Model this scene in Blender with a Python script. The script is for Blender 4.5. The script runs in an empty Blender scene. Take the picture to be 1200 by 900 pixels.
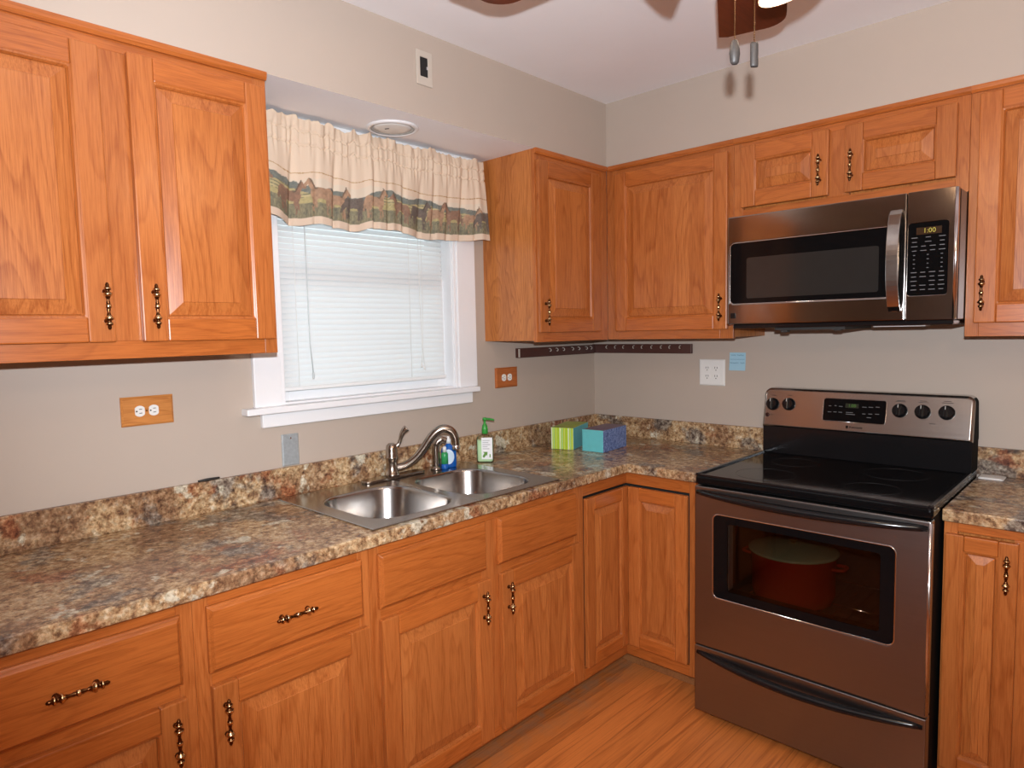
import bpy, bmesh, math, random
from mathutils import Vector, Matrix
random.seed(7)
PI = math.pi
scene = bpy.context.scene
COL = scene.collection

# ------------------------------------------------------------------ camera, light, exposure
CAM = Vector((2.20234, -2.98287, 1.47797))
RT = Vector((0.726705, 0.686634, -0.020800)); UP = Vector((-0.038652, 0.071102, 0.996720)); FW = Vector((-0.685861, 0.723518, -0.078210))
cd = bpy.data.cameras.new('camera'); cam = bpy.data.objects.new('camera', cd); COL.objects.link(cam)
M = Matrix(((RT.x, UP.x, -FW.x, CAM.x), (RT.y, UP.y, -FW.y, CAM.y), (RT.z, UP.z, -FW.z, CAM.z), (0, 0, 0, 1)))
cam.matrix_world = M
cd.sensor_width = 36.0; cd.lens = 36.0 * 786.443 / 1200.0; cd.clip_start = 0.02
scene.camera = cam
scene.view_settings.view_transform = 'Standard'; scene.view_settings.look = 'None'
scene.view_settings.exposure = 0.0; scene.view_settings.gamma = 1.0; scene.view_settings.use_curve_mapping = False

W = bpy.data.worlds.new('daylight'); scene.world = W; W.use_nodes = True
W.node_tree.nodes['Background'].inputs[0].default_value = (0.88, 0.95, 1.0, 1)
W.node_tree.nodes['Background'].inputs[1].default_value = 1.9
FLASH_W = 212.0
FAN_W = 2.0
fl = bpy.data.lights.new('camera_flash', 'SPOT'); fl.energy = FLASH_W; fl.shadow_soft_size = 0.012; fl.color = (0.93, 0.98, 1.04)
fl.spot_size = math.radians(124); fl.spot_blend = 0.72
flo = bpy.data.objects.new('camera_flash', fl); COL.objects.link(flo)
flo.location = CAM + RT * 0.015 + Vector((0, 0, 0.10))
flo.rotation_euler = (FW + RT * 0.10 + Vector((0, 0, 0.24))).to_track_quat('-Z', 'Y').to_euler()
# warm fill light added behind the camera, without a fixture, to lift the ambient
rl = bpy.data.lights.new('room_fill', 'POINT'); rl.energy = 27.0; rl.shadow_soft_size = 0.14; rl.color = (1, 0.70, 0.46)
rlo = bpy.data.objects.new('room_fill', rl); COL.objects.link(rlo); rlo.location = (2.75, -3.35, 2.12)

# ------------------------------------------------------------------ materials
def newmat(name):
    m = bpy.data.materials.new(name); m.use_nodes = True
    nt = m.node_tree; b = nt.nodes['Principled BSDF']
    return m, nt, b
def pset(b, **k):
    for n, v in k.items():
        n = n.replace('_', ' ')
        if n in b.inputs: b.inputs[n].default_value = v
def plain(name, col, rough=0.5, metal=0.0, spec=0.5, noise=0.0, scale=20, emit=None, es=1.0, coat=0.0):
    m, nt, b = newmat(name)
    c = tuple(col) + (1,)
    pset(b, Base_Color=c, Roughness=rough, Metallic=metal, Specular_IOR_Level=spec, Coat_Weight=coat)
    n = nt.nodes.new('ShaderNodeTexNoise'); n.inputs['Scale'].default_value = scale; n.inputs['Detail'].default_value = 4
    g = nt.nodes.new('ShaderNodeNewGeometry'); nt.links.new(g.outputs['Position'], n.inputs['Vector'])
    if noise > 0:
        mx = nt.nodes.new('ShaderNodeMix'); mx.data_type = 'RGBA'
        mx.inputs[6].default_value = tuple(x * (1 - noise) for x in col) + (1,); mx.inputs[7].default_value = tuple(min(1, x * (1 + noise)) for x in col) + (1,)
        nt.links.new(n.outputs['Fac'], mx.inputs[0]); nt.links.new(mx.outputs[2], b.inputs['Base Color'])
    if emit: pset(b, Emission_Color=tuple(emit) + (1,), Emission_Strength=es)
    return m
def ramp(nt, stops):
    r = nt.nodes.new('ShaderNodeValToRGB'); e = r.color_ramp.elements
    while len(e) > 1: e.remove(e[-1])
    e[0].position = stops[0][0]; e[0].color = tuple(stops[0][1]) + (1,)
    for p, c in stops[1:]:
        x = e.new(p); x.color = tuple(c) + (1,)
    return r
def vmath(nt, op, a, b=None):
    v = nt.nodes.new('ShaderNodeVectorMath'); v.operation = op
    nt.links.new(a, v.inputs[0])
    if b is not None:
        if isinstance(b, tuple): v.inputs[1].default_value = b
        else: nt.links.new(b, v.inputs[1])
    return v.outputs[0]
def fmath(nt, op, a, b=None, clamp=False):
    v = nt.nodes.new('ShaderNodeMath'); v.operation = op; v.use_clamp = clamp
    for i, x in enumerate((a, b)):
        if x is None: continue
        if isinstance(x, (int, float)): v.inputs[i].default_value = x
        else: nt.links.new(x, v.inputs[i])
    return v.outputs[0]
def noise(nt, vec, scale, detail=4, rough=0.5, dist=0.0):
    n = nt.nodes.new('ShaderNodeTexNoise'); nt.links.new(vec, n.inputs['Vector'])
    n.inputs['Scale'].default_value = scale; n.inputs['Detail'].default_value = detail
    n.inputs['Roughness'].default_value = rough; n.inputs['Distortion'].default_value = dist
    return n.outputs['Fac']
def mixc(nt, fac, a, b, mode='MIX'):
    m = nt.nodes.new('ShaderNodeMix'); m.data_type = 'RGBA'; m.blend_type = mode
    for i, x in ((0, fac), (6, a), (7, b)):
        if isinstance(x, (int, float)): m.inputs[i].default_value = x
        elif isinstance(x, tuple): m.inputs[i].default_value = x + (1,)
        else: nt.links.new(x, m.inputs[i])
    return m.outputs[2]

def oak(name, axis, light=(0.47, 0.148, 0.036), dark=(0.30, 0.072, 0.012), rough=0.30, ring=1.0, tonevar=0.16, stave=False):
    m, nt, b = newmat(name)
    g = nt.nodes.new('ShaderNodeNewGeometry'); oi = nt.nodes.new('ShaderNodeObjectInfo')
    rnd = nt.nodes.new('ShaderNodeCombineXYZ')
    for i, k in enumerate((13.0, 7.0, 29.0)): nt.links.new(fmath(nt, 'MULTIPLY', oi.outputs['Random'], k), rnd.inputs[i])
    pos = vmath(nt, 'ADD', g.outputs['Position'], rnd.outputs[0])
    def sc(a, l): return tuple(l if 'xyz'[i] == axis else a for i in range(3))
    pf = vmath(nt, 'MULTIPLY', pos, sc(1.0, 0.035))
    fine = noise(nt, pf, 340, 3, 0.65)                       # open pores, thin streaks along the grain
    pc = vmath(nt, 'MULTIPLY', pos, sc(1.0, 0.13))
    n = noise(nt, pc, 7.0, 2, 0.45, 0.3)                    # growth rings: contour lines of a stretched noise
    rings = fmath(nt, 'FRACT', fmath(nt, 'MULTIPLY', n, 17.0 * ring))
    rr = ramp(nt, [(0.0, (0, 0, 0)), (0.62, (0.25,) * 3), (0.9, (1, 1, 1)), (1.0, (0.1,) * 3)])
    nt.links.new(rings, rr.inputs[0])
    broad = noise(nt, vmath(nt, 'MULTIPLY', pos, sc(1.0, 0.05)), 14, 3, 0.5)
    f1 = fmath(nt, 'MULTIPLY', rr.outputs[0], 0.42)
    f2 = fmath(nt, 'MULTIPLY', fmath(nt, 'SUBTRACT', fine, 0.42), 2.3)
    f3 = fmath(nt, 'MULTIPLY', fmath(nt, 'SUBTRACT', broad, 0.5), 0.9)
    f = fmath(nt, 'ADD', fmath(nt, 'ADD', f1, f2), f3, clamp=True)
    col = mixc(nt, f, light, dark)
    if stave:                                               # glued-up staves of slightly different tone
        sp = nt.nodes.new('ShaderNodeSeparateXYZ'); nt.links.new(pos, sp.inputs[0])
        st = fmath(nt, 'FLOOR', fmath(nt, 'DIVIDE', fmath(nt, 'ADD', sp.outputs[0], sp.outputs[1]), 0.074))
        wn = nt.nodes.new('ShaderNodeTexWhiteNoise'); wn.noise_dimensions = '1D'; nt.links.new(st, wn.inputs['W'])
        col = mixc(nt, fmath(nt, 'MULTIPLY', wn.outputs[0], 0.42), col, mixc(nt, 1.0, col, (0.70, 0.56, 0.46), 'MULTIPLY'))
    hsv = nt.nodes.new('ShaderNodeHueSaturation'); nt.links.new(col, hsv.inputs['Color'])
    nt.links.new(fmath(nt, 'ADD', fmath(nt, 'MULTIPLY', oi.outputs['Random'], tonevar), 1.0 - tonevar / 2), hsv.inputs['Value'])
    nt.links.new(hsv.outputs[0], b.inputs['Base Color'])
    bp = nt.nodes.new('ShaderNodeBump'); bp.inputs['Strength'].default_value = 0.06; bp.inputs['Distance'].default_value = 0.001
    nt.links.new(fine, bp.inputs['Height']); nt.links.new(bp.outputs[0], b.inputs['Normal'])
    pset(b, Roughness=rough, Specular_IOR_Level=0.5)
    return m
OZ = oak('honey_oak_upright_grain', 'z'); OX = oak('honey_oak_level_grain_x', 'x', light=(0.48, 0.138, 0.028)); OY = oak('honey_oak_level_grain_y', 'y', light=(0.48, 0.138, 0.028))
OZP = oak('honey_oak_panel', 'z', light=(0.53, 0.180, 0.046), ring=0.8, stave=True)
OSIDE = oak('honey_oak_side_panel', 'z', light=(0.55, 0.20, 0.052), dark=(0.28, 0.075, 0.014), ring=1.5, tonevar=0.05)

def granite():
    m, nt, b = newmat('granite_laminate')
    g = nt.nodes.new('ShaderNodeNewGeometry'); P = g.outputs['Position']
    def mask(off, scale, lo, hi, detail=5):
        n = noise(nt, vmath(nt, 'ADD', P, off), scale, detail, 0.60, 0.1)
        r = ramp(nt, [(lo, (0, 0, 0)), (hi, (1, 1, 1))]); nt.links.new(n, r.inputs[0]); return r.outputs[0]
    n1 = noise(nt, P, 44, 9, 0.74, 0.1)
    base = ramp(nt, [(0.28, (0.06, 0.035, 0.025)), (0.40, (0.20, 0.105, 0.055)), (0.46, (0.38, 0.225, 0.11)), (0.54, (0.54, 0.38, 0.21)), (0.63, (0.66, 0.53, 0.36)), (0.76, (0.72, 0.65, 0.52))])
    nt.links.new(n1, base.inputs[0])
    grey = ramp(nt, [(0.34, (0.015, 0.014, 0.015)), (0.46, (0.09, 0.08, 0.075)), (0.56, (0.26, 0.24, 0.21)), (0.68, (0.55, 0.51, 0.43))]); nt.links.new(n1, grey.inputs[0])
    rust = ramp(nt, [(0.34, (0.06, 0.016, 0.010)), (0.48, (0.24, 0.06, 0.022)), (0.60, (0.42, 0.17, 0.07)), (0.72, (0.55, 0.36, 0.2))]); nt.links.new(n1, rust.inputs[0])
    pale = ramp(nt, [(0.36, (0.34, 0.28, 0.18)), (0.50, (0.60, 0.55, 0.42)), (0.66, (0.70, 0.67, 0.56))]); nt.links.new(n1, pale.inputs[0])
    brn = ramp(nt, [(0.34, (0.06, 0.027, 0.017)), (0.50, (0.20, 0.092, 0.048)), (0.66, (0.36, 0.205, 0.115))]); nt.links.new(n1, brn.inputs[0])
    c = mixc(nt, fmath(nt, 'MULTIPLY', mask((5.5, 1.2, 8.8), 4.2, 0.47, 0.58), 0.70), base.outputs[0], brn.outputs[0])
    c = mixc(nt, fmath(nt, 'MULTIPLY', mask((9.1, 2.7, 5.3), 5.5, 0.55, 0.61), 0.75), c, grey.outputs[0])
    c = mixc(nt, fmath(nt, 'MULTIPLY', mask((3.1, 7.7, 1.3), 7.0, 0.57, 0.63), 0.75), c, rust.outputs[0])
    c = mixc(nt, fmath(nt, 'MULTIPLY', mask((1.1, 12.7, 8.3), 9.0, 0.60, 0.635), 0.9), c, pale.outputs[0])
    v2 = nt.nodes.new('ShaderNodeTexVoronoi'); v2.inputs['Scale'].default_value = 150; nt.links.new(P, v2.inputs['Vector'])
    bw = nt.nodes.new('ShaderNodeRGBToBW'); nt.links.new(v2.outputs['Color'], bw.inputs[0])
    vm = ramp(nt, [(0.2, (0.48,) * 3), (0.5, (0.90,) * 3), (0.8, (1.25,) * 3)]); nt.links.new(bw.outputs[0], vm.inputs[0])
    c = mixc(nt, 0.6, c, vm.outputs[0], 'MULTIPLY')
    nt.links.new(c, b.inputs['Base Color']); pset(b, Roughness=0.26, Specular_IOR_Level=0.5)
    return m
GRAN = granite()

def floor_mat():
    m, nt, b = newmat('pine_plank_floor')
    g = nt.nodes.new('ShaderNodeNewGeometry'); P = g.outputs['Position']
    sx = nt.nodes.new('ShaderNodeSeparateXYZ'); nt.links.new(P, sx.inputs[0])
    plank = fmath(nt, 'FLOOR', fmath(nt, 'DIVIDE', fmath(nt, 'ADD', sx.outputs[0], 0.05), 0.128))
    off = nt.nodes.new('ShaderNodeCombineXYZ'); nt.links.new(fmath(nt, 'MULTIPLY', plank, 3.7), off.inputs[1]); nt.links.new(fmath(nt, 'MULTIPLY', plank, 1.9), off.inputs[2])
    pos = vmath(nt, 'ADD', P, off.outputs[0])
    n = noise(nt, vmath(nt, 'MULTIPLY', pos, (1, 0.045, 1)), 10, 3, 0.5, 0.25)
    rg = fmath(nt, 'FRACT', fmath(nt, 'MULTIPLY', n, 6.5))
    rr = ramp(nt, [(0, (0.05,) * 3), (0.6, (0.2,) * 3), (0.9, (1, 1, 1)), (1, (0.1,) * 3)]); nt.links.new(rg, rr.inputs[0])
    fine = noise(nt, vmath(nt, 'MULTIPLY', pos, (1, 0.03, 1)), 170, 3, 0.6)
    f = fmath(nt, 'ADD', fmath(nt, 'MULTIPLY', rr.outputs[0], 0.55), fmath(nt, 'MULTIPLY', fmath(nt, 'SUBTRACT', fine, 0.45), 1.2), clamp=True)
    c = mixc(nt, f, (0.62, 0.20, 0.046), (0.30, 0.075, 0.015))
    wn = nt.nodes.new('ShaderNodeTexWhiteNoise'); wn.noise_dimensions = '1D'; nt.links.new(plank, wn.inputs['W'])
    hsv = nt.nodes.new('ShaderNodeHueSaturation'); nt.links.new(c, hsv.inputs['Color'])
    nt.links.new(fmath(nt, 'ADD', fmath(nt, 'MULTIPLY', wn.outputs[0], 0.25), 0.87), hsv.inputs['Value'])
    fr = fmath(nt, 'FRACT', fmath(nt, 'DIVIDE', fmath(nt, 'ADD', sx.outputs[0], 0.05), 0.128))
    seam = fmath(nt, 'LESS_THAN', fr, 0.018)
    c = mixc(nt, fmath(nt, 'MULTIPLY', seam, 0.6), hsv.outputs[0], (0.16, 0.05, 0.015))
    # greyer noise-broken band along the window-wall cabinets, faint patches elsewhere
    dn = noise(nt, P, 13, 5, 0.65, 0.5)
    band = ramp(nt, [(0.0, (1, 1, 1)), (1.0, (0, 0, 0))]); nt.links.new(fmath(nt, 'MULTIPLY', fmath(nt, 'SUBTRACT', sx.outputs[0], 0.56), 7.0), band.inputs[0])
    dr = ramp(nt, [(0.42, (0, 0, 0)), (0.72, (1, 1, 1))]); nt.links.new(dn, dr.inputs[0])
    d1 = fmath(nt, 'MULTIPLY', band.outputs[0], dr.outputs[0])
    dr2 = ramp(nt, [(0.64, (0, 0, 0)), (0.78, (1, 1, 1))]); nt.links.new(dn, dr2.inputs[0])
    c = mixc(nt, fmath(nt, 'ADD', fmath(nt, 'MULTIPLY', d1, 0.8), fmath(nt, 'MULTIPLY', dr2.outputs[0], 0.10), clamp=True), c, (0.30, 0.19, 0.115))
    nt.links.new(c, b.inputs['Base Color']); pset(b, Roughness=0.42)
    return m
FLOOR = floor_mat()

def steel(name, col=(0.50, 0.47, 0.45), rough=0.30, axis='x'):
    m, nt, b = newmat(name)
    g = nt.nodes.new('ShaderNodeNewGeometry')
    s = tuple(2.0 if 'xyz'[i] == axis else 260.0 for i in range(3))
    n = noise(nt, vmath(nt, 'MULTIPLY', g.outputs['Position'], s), 1.0, 3, 0.6)
    r = fmath(nt, 'ADD', fmath(nt, 'MULTIPLY', n, 0.06), rough - 0.03)
    nt.links.new(r, b.inputs['Roughness'])
    c = mixc(nt, n, tuple(x * 0.96 for x in col), tuple(min(1, x * 1.04) for x in col))
    nt.links.new(c, b.inputs['Base Color']); pset(b, Metallic=1.0)
    return m
STEEL = steel('brushed_stainless', (0.46, 0.44, 0.42), 0.22); STEELR = steel('range_door_stainless', (0.27, 0.262, 0.262), 0.31)
STEELD = steel('dark_brushed_stainless', (0.35, 0.328, 0.315), 0.115)
SINKM = steel('sink_stainless', (0.42, 0.41, 0.40), 0.21, 'y')
NICKEL = plain('brushed_nickel', (0.40, 0.35, 0.30), 0.20, 1.0)
EDGE = plain('glint_bar_steel', (0.75, 0.73, 0.75), 0.17, 1.0)  # brighter than the appliance fronts, for the added edge highlights
CHROME = plain('bright_chrome', (0.85, 0.85, 0.87), 0.10, 1.0)
WALL = plain('beige_wall_paint', (0.485, 0.408, 0.345), 0.62, noise=0.025, scale=6)
CEIL = plain('white_ceiling_paint', (0.92, 0.92, 0.94), 0.8, noise=0.02, scale=5)
WHITE = plain('white_trim_paint', (0.84, 0.85, 0.87), 0.42, noise=0.03, scale=9)
BLINDM = plain('white_vinyl', (0.82, 0.85, 0.86), 0.38, noise=0.02)
BLACKG = plain('black_glass', (0.004, 0.004, 0.0045), 0.08, noise=0.1, spec=0.18)
BLACKP = plain('black_enamel', (0.007, 0.007, 0.008), 0.16, noise=0.1, spec=0.4)
BLACKS = plain('dull_black_side', (0.008, 0.008, 0.008), 0.75, spec=0.08, noise=0.1)
BLACKM = plain('matt_black', (0.02, 0.019, 0.018), 0.6, noise=0.1)
CAVITY = plain('dark_oven_enamel', (0.05, 0.045, 0.045), 0.5, noise=0.3)
MESHG = plain('microwave_window_screen', (0.021, 0.020, 0.019), 0.12, noise=0.1)
BRONZE = plain('antique_brass_dark', (0.13, 0.055, 0.022), 0.28, 1.0)
BRASS = plain('antique_brass_bright', (0.70, 0.50, 0.27), 0.22, 1.0)
PLASTW = plain('white_plastic', (0.80, 0.80, 0.78), 0.35, noise=0.02)
DARKS = plain('dark_slot', (0.012, 0.011, 0.012), 0.6, noise=0.1)
GALV = plain('galvanised_plate', (0.42, 0.46, 0.48), 0.40, 0.35, noise=0.25, scale=90)
BEIGEP = plain('almond_plate', (0.56, 0.50, 0.43), 0.45, noise=0.03)
RAILW = plain('dark_mahogany_strip', (0.065, 0.018, 0.012), 0.32, noise=0.25, scale=30)
NOTE = plain('pale_blue_note_paper', (0.36, 0.60, 0.74), 0.7, noise=0.03)
INK = plain('blue_ink', (0.10, 0.22, 0.33), 0.7, noise=0.1)
PAPER = plain('white_paper', (0.80, 0.80, 0.78), 0.6, noise=0.02)
KICK = oak('toe_kick_board', 'y', light=(0.34, 0.14, 0.045), dark=(0.20, 0.07, 0.02), rough=0.6)
FANW = oak('dark_walnut_blade', 'y', light=(0.10, 0.020, 0.008), dark=(0.045, 0.008, 0.004), rough=0.32, tonevar=0.0)
FANM = plain('antique_bronze_fan_metal', (0.16, 0.085, 0.05), 0.3, 1.0)
FOB = plain('pewter_fob', (0.040, 0.036, 0.035), 0.5, 0.0, noise=0.35, scale=300)
CHAIN = plain('brass_bead_chain', (0.16, 0.085, 0.035), 0.3, 1.0)
SHADE = plain('lit_frosted_glass', (0.95, 0.88, 0.78), 0.4, emit=(1.0, 0.60, 0.32), es=4.5)
BULB = plain('lit_bulb', (1, 0.9, 0.8), 0.4, emit=(1.0, 0.82, 0.6), es=9.0)
REDPOT = plain('red_enamel', (0.55, 0.035, 0.02), 0.25, noise=0.05)
LIDM = plain('pale_green_lid', (0.52, 0.62, 0.40), 0.18, noise=0.05)
GREENP = plain('green_pump_plastic', (0.035, 0.30, 0.045), 0.3, noise=0.05)
BLUED = plain('blue_dish_liquid', (0.005, 0.10, 0.42), 0.12, noise=0.2)
GREEND = plain('green_dish_label', (0.03, 0.32, 0.10), 0.3, noise=0.2)
LABW = plain('white_label', (0.82, 0.84, 0.86), 0.4, noise=0.02)
LABB = plain('pale_blue_label', (0.62, 0.76, 0.90), 0.4, noise=0.05)
LABG = plain('label_green_print', (0.10, 0.26, 0.03), 0.5, noise=0.1)
GREYT = plain('label_grey_print', (0.42, 0.44, 0.46), 0.5, noise=0.1)
GREENDISP = plain('green_clock_digits', (0.05, 0.15, 0.02), 0.4, emit=(0.25, 0.55, 0.05), es=0.07)
AMBERDISP = plain('amber_clock_digits', (0.3, 0.25, 0.02), 0.4, emit=(0.65, 0.60, 0.05), es=0.15)
AMBERBG = plain('amber_display_window', (0.035, 0.016, 0.006), 0.2, noise=0.2)
KEYP = plain('keypad_print', (0.13, 0.13, 0.135), 0.5, noise=0.3, scale=400)
SOAPL = plain('pale_green_soap', (0.52, 0.72, 0.46), 0.15, noise=0.03)
def slat_mat():
    m, nt, b = newmat('white_vinyl_slat'); out = nt.nodes['Material Output']
    pset(b, Base_Color=(0.84, 0.87, 0.88, 1), Roughness=0.4)
    t = nt.nodes.new('ShaderNodeBsdfTranslucent'); t.inputs[0].default_value = (0.80, 0.86, 0.88, 1)
    g = nt.nodes.new('ShaderNodeNewGeometry'); n = noise(nt, g.outputs['Position'], 30, 2)
    mx = nt.nodes.new('ShaderNodeMixShader'); nt.links.new(fmath(nt, 'ADD', fmath(nt, 'MULTIPLY', n, 0.04), 0.20), mx.inputs[0])
    nt.links.new(b.outputs[0], mx.inputs[1]); nt.links.new(t.outputs[0], mx.inputs[2]); nt.links.new(mx.outputs[0], out.inputs[0])
    return m
SLAT = slat_mat()
def glassy(name, tint, ior=1.5, rough=0.04):
    m = bpy.data.materials.new(name); m.use_nodes = True; nt = m.node_tree
    for n in list(nt.nodes): nt.nodes.remove(n)
    out = nt.nodes.new('ShaderNodeOutputMaterial'); mx = nt.nodes.new('ShaderNodeMixShader')
    t = nt.nodes.new('ShaderNodeBsdfTransparent'); t.inputs[0].default_value = tuple(tint) + (1,)
    g = nt.nodes.new('ShaderNodeBsdfGlossy'); g.inputs['Roughness'].default_value = rough
    f = nt.nodes.new('ShaderNodeFresnel'); f.inputs[0].default_value = ior
    nt.links.new(f.outputs[0], mx.inputs[0]); nt.links.new(t.outputs[0], mx.inputs[1]); nt.links.new(g.outputs[0], mx.inputs[2]); nt.links.new(mx.outputs[0], out.inputs[0])
    return m
OVENGL = glassy('tinted_oven_glass', (0.54, 0.49, 0.45))
CLEARG = glassy('clear_window_glass', (0.95, 0.98, 0.97))
CLEARP = glassy('clear_bottle_plastic', (0.97, 1.0, 0.96), 1.18)
def stripes(name):
    m, nt, b = newmat(name)
    tc = nt.nodes.new('ShaderNodeTexCoord'); s = nt.nodes.new('ShaderNodeSeparateXYZ'); nt.links.new(tc.outputs['Object'], s.inputs[0])
    a = fmath(nt, 'ADD', fmath(nt, 'MULTIPLY', s.outputs[0], 1.0), fmath(nt, 'MULTIPLY', s.outputs[1], 0.55))
    f = fmath(nt, 'FRACT', fmath(nt, 'MULTIPLY', a, 24))
    r = ramp(nt, [(0.0, (0.40, 0.58, 0.03)), (0.30, (0.52, 0.70, 0.07)), (0.34, (0.66, 0.78, 0.55)), (0.48, (0.50, 0.68, 0.06)), (0.62, (0.33, 0.62, 0.30)), (0.72, (0.45, 0.62, 0.04)), (0.92, (0.62, 0.72, 0.20))])
    r.color_ramp.interpolation = 'CONSTANT'
    nt.links.new(f, r.inputs[0]); nt.links.new(r.outputs[0], b.inputs['Base Color']); pset(b, Roughness=0.4)
    return m
LIME = stripes('lime_striped_card')
LIMETOP = plain('olive_lime_card_top', (0.34, 0.44, 0.04), 0.4, noise=0.25, scale=40)
TEAL = plain('teal_card', (0.13, 0.52, 0.56), 0.4, noise=0.08, scale=60)
def damask():
    m, nt, b = newmat('blue_damask_card'); g = nt.nodes.new('ShaderNodeNewGeometry')
    n = noise(nt, g.outputs['Position'], 95, 4, 0.7, 1.2)
    r = ramp(nt, [(0.36, (0.035, 0.06, 0.20)), (0.48, (0.09, 0.17, 0.40)), (0.60, (0.28, 0.36, 0.62))]); nt.links.new(n, r.inputs[0])
    nt.links.new(r.outputs[0], b.inputs['Base Color']); pset(b, Roughness=0.4); return m
DAMASK = damask()
PURPT = plain('mauve_card_top', (0.15, 0.09, 0.14), 0.4, noise=0.45, scale=60)

# ------------------------------------------------------------------ mesh helpers
ROOT = {}
def root_loc(o):
    while o.parent: o = o.parent
    return Vector(o.location)
def thing(name, label, cat, loc=(0, 0, 0), group=None):
    o = bpy.data.objects.new(name, None); o.empty_display_size = 0.05; COL.objects.link(o); o.location = loc
    o['label'] = label; o['category'] = cat
    if group: o['group'] = group
    return o
def tag(o, label, cat, group=None):
    o['label'] = label; o['category'] = cat
    if group: o['group'] = group
    return o
def mesh(name, bm, mats, parent=None, loc=None, bevel=0.0, smooth=False, seg=2, label=None, angle=40, recalc=True, local=False):
    """world-coordinate bmesh -> one mesh object, its origin at the thing's base"""
    if recalc: bmesh.ops.recalc_face_normals(bm, faces=bm.faces[:])
    off = Vector((0, 0, 0)) if local else (root_loc(parent) if parent else Vector(loc or (0, 0, 0)))
    if off.length > 0: bmesh.ops.translate(bm, verts=bm.verts[:], vec=-off)
    me = bpy.data.meshes.new(name); bm.to_mesh(me); bm.free()
    for m in (mats if isinstance(mats, (list, tuple)) else [mats]): me.materials.append(m)
    o = bpy.data.objects.new(name, me); COL.objects.link(o)
    if parent: o.parent = parent
    elif not local: o.location = off
    if smooth:
        for p in me.polygons: p.use_smooth = True
    if bevel > 0:
        b = o.modifiers.new('edge', 'BEVEL'); b.width = bevel; b.segments = seg; b.limit_method = 'ANGLE'; b.angle_limit = math.radians(angle)
        b.harden_normals = False
    if label: o['label'] = label
    return o
def struct(name, bm, mats, **k):
    o = mesh(name, bm, mats, **k); o['kind'] = 'structure'; return o
def N(): return bmesh.new()
def box(bm, x0, x1, y0, y1, z0, z1, mi=0, mat=None):
    vs = [bm.verts.new(v) for v in ((x0, y0, z0), (x1, y0, z0), (x1, y1, z0), (x0, y1, z0), (x0, y0, z1), (x1, y0, z1), (x1, y1, z1), (x0, y1, z1))]
    if mat:
        for v in vs: v.co = mat @ v.co
    fs = []
    for q in ((0, 3, 2, 1), (4, 5, 6, 7), (0, 1, 5, 4), (1, 2, 6, 5), (2, 3, 7, 6), (3, 0, 4, 7)):
        f = bm.faces.new([vs[i] for i in q]); f.material_index = mi; fs.append(f)
    return fs
def frame_axes(d):
    d = Vector(d).normalized(); u = d.orthogonal().normalized(); return u, d.cross(u), d
def lathe(bm, prof, origin, axis=(0, 0, 1), n=20, mi=None, cap=True, sx=1.0, sy=1.0, u=None):
    d = Vector(axis).normalized()
    if u is None: u = d.orthogonal().normalized()
    else: u = Vector(u).normalized()
    v = d.cross(u); O = Vector(origin); rings = []
    for r, h in prof:
        rings.append([bm.verts.new(O + d * h + (u * math.cos(2 * PI * k / n) * sx + v * math.sin(2 * PI * k / n) * sy) * max(r, 1e-5)) for k in range(n)])
    for i in range(len(rings) - 1):
        for k in range(n):
            f = bm.faces.new((rings[i][k], rings[i][(k + 1) % n], rings[i + 1][(k + 1) % n], rings[i + 1][k])); f.smooth = True
            if mi is not None: f.material_index = mi[i] if isinstance(mi, (list, tuple)) else mi
    if cap:
        for rg, j in ((rings[0], 0), (rings[-1], -1)):
            f = bm.faces.new(rg)
            if mi is not None: f.material_index = mi[j] if isinstance(mi, (list, tuple)) else mi
    return rings
def tube(bm, pts, rad, n=10, mi=0, cap=True, sv=1.0, up=None):
    pts = [Vector(p) for p in pts]; rings = []
    rads = rad if isinstance(rad, (list, tuple)) else [rad] * len(pts)
    t0 = (pts[1] - pts[0]).normalized(); u = (Vector(up) if up else t0.orthogonal()); u = (u - t0 * u.dot(t0)).normalized()
    for i, p in enumerate(pts):
        t = (pts[min(i + 1, len(pts) - 1)] - pts[max(i - 1, 0)]).normalized()
        u = (u - t * u.dot(t)).normalized(); v = t.cross(u)
        rings.append([bm.verts.new(p + (u * math.cos(2 * PI * k / n) + v * math.sin(2 * PI * k / n) * sv) * rads[i]) for k in range(n)])
    for i in range(len(rings) - 1):
        for k in range(n):
            f = bm.faces.new((rings[i][k], rings[i][(k + 1) % n], rings[i + 1][(k + 1) % n], rings[i + 1][k])); f.smooth = True; f.material_index = mi
    if cap:
        for rg in (rings[0], rings[-1]):
            f = bm.faces.new(rg); f.material_index = mi
    return rings
def smooth_path(pts, n=8):
    pts = [Vector(p) for p in pts]; out = []
    P = [pts[0] * 2 - pts[1]] + pts + [pts[-1] * 2 - pts[-2]]
    for i in range(1, len(P) - 2):
        for k in range(n):
            t = k / n; a, b, c, d = P[i - 1], P[i], P[i + 1], P[i + 2]
            out.append(0.5 * ((2 * b) + (c - a) * t + (2 * a - 5 * b + 4 * c - d) * t * t + (3 * b - a - 3 * c + d) * t ** 3))
    out.append(pts[-1]); return out
def rounded(u0, u1, v0, v1, r, n=6):
    """loop counter-clockwise; returns (points, corner index per point)"""
    out = []
    for ci, (cu, cv, a0) in enumerate(((u1 - r, v0 + r, -PI / 2), (u1 - r, v1 - r, 0), (u0 + r, v1 - r, PI / 2), (u0 + r, v0 + r, PI))):
        for k in range(n + 1):
            a = a0 + PI / 2 * k / n; out.append((cu + r * math.cos(a), cv + r * math.sin(a)))
    return out
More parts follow.
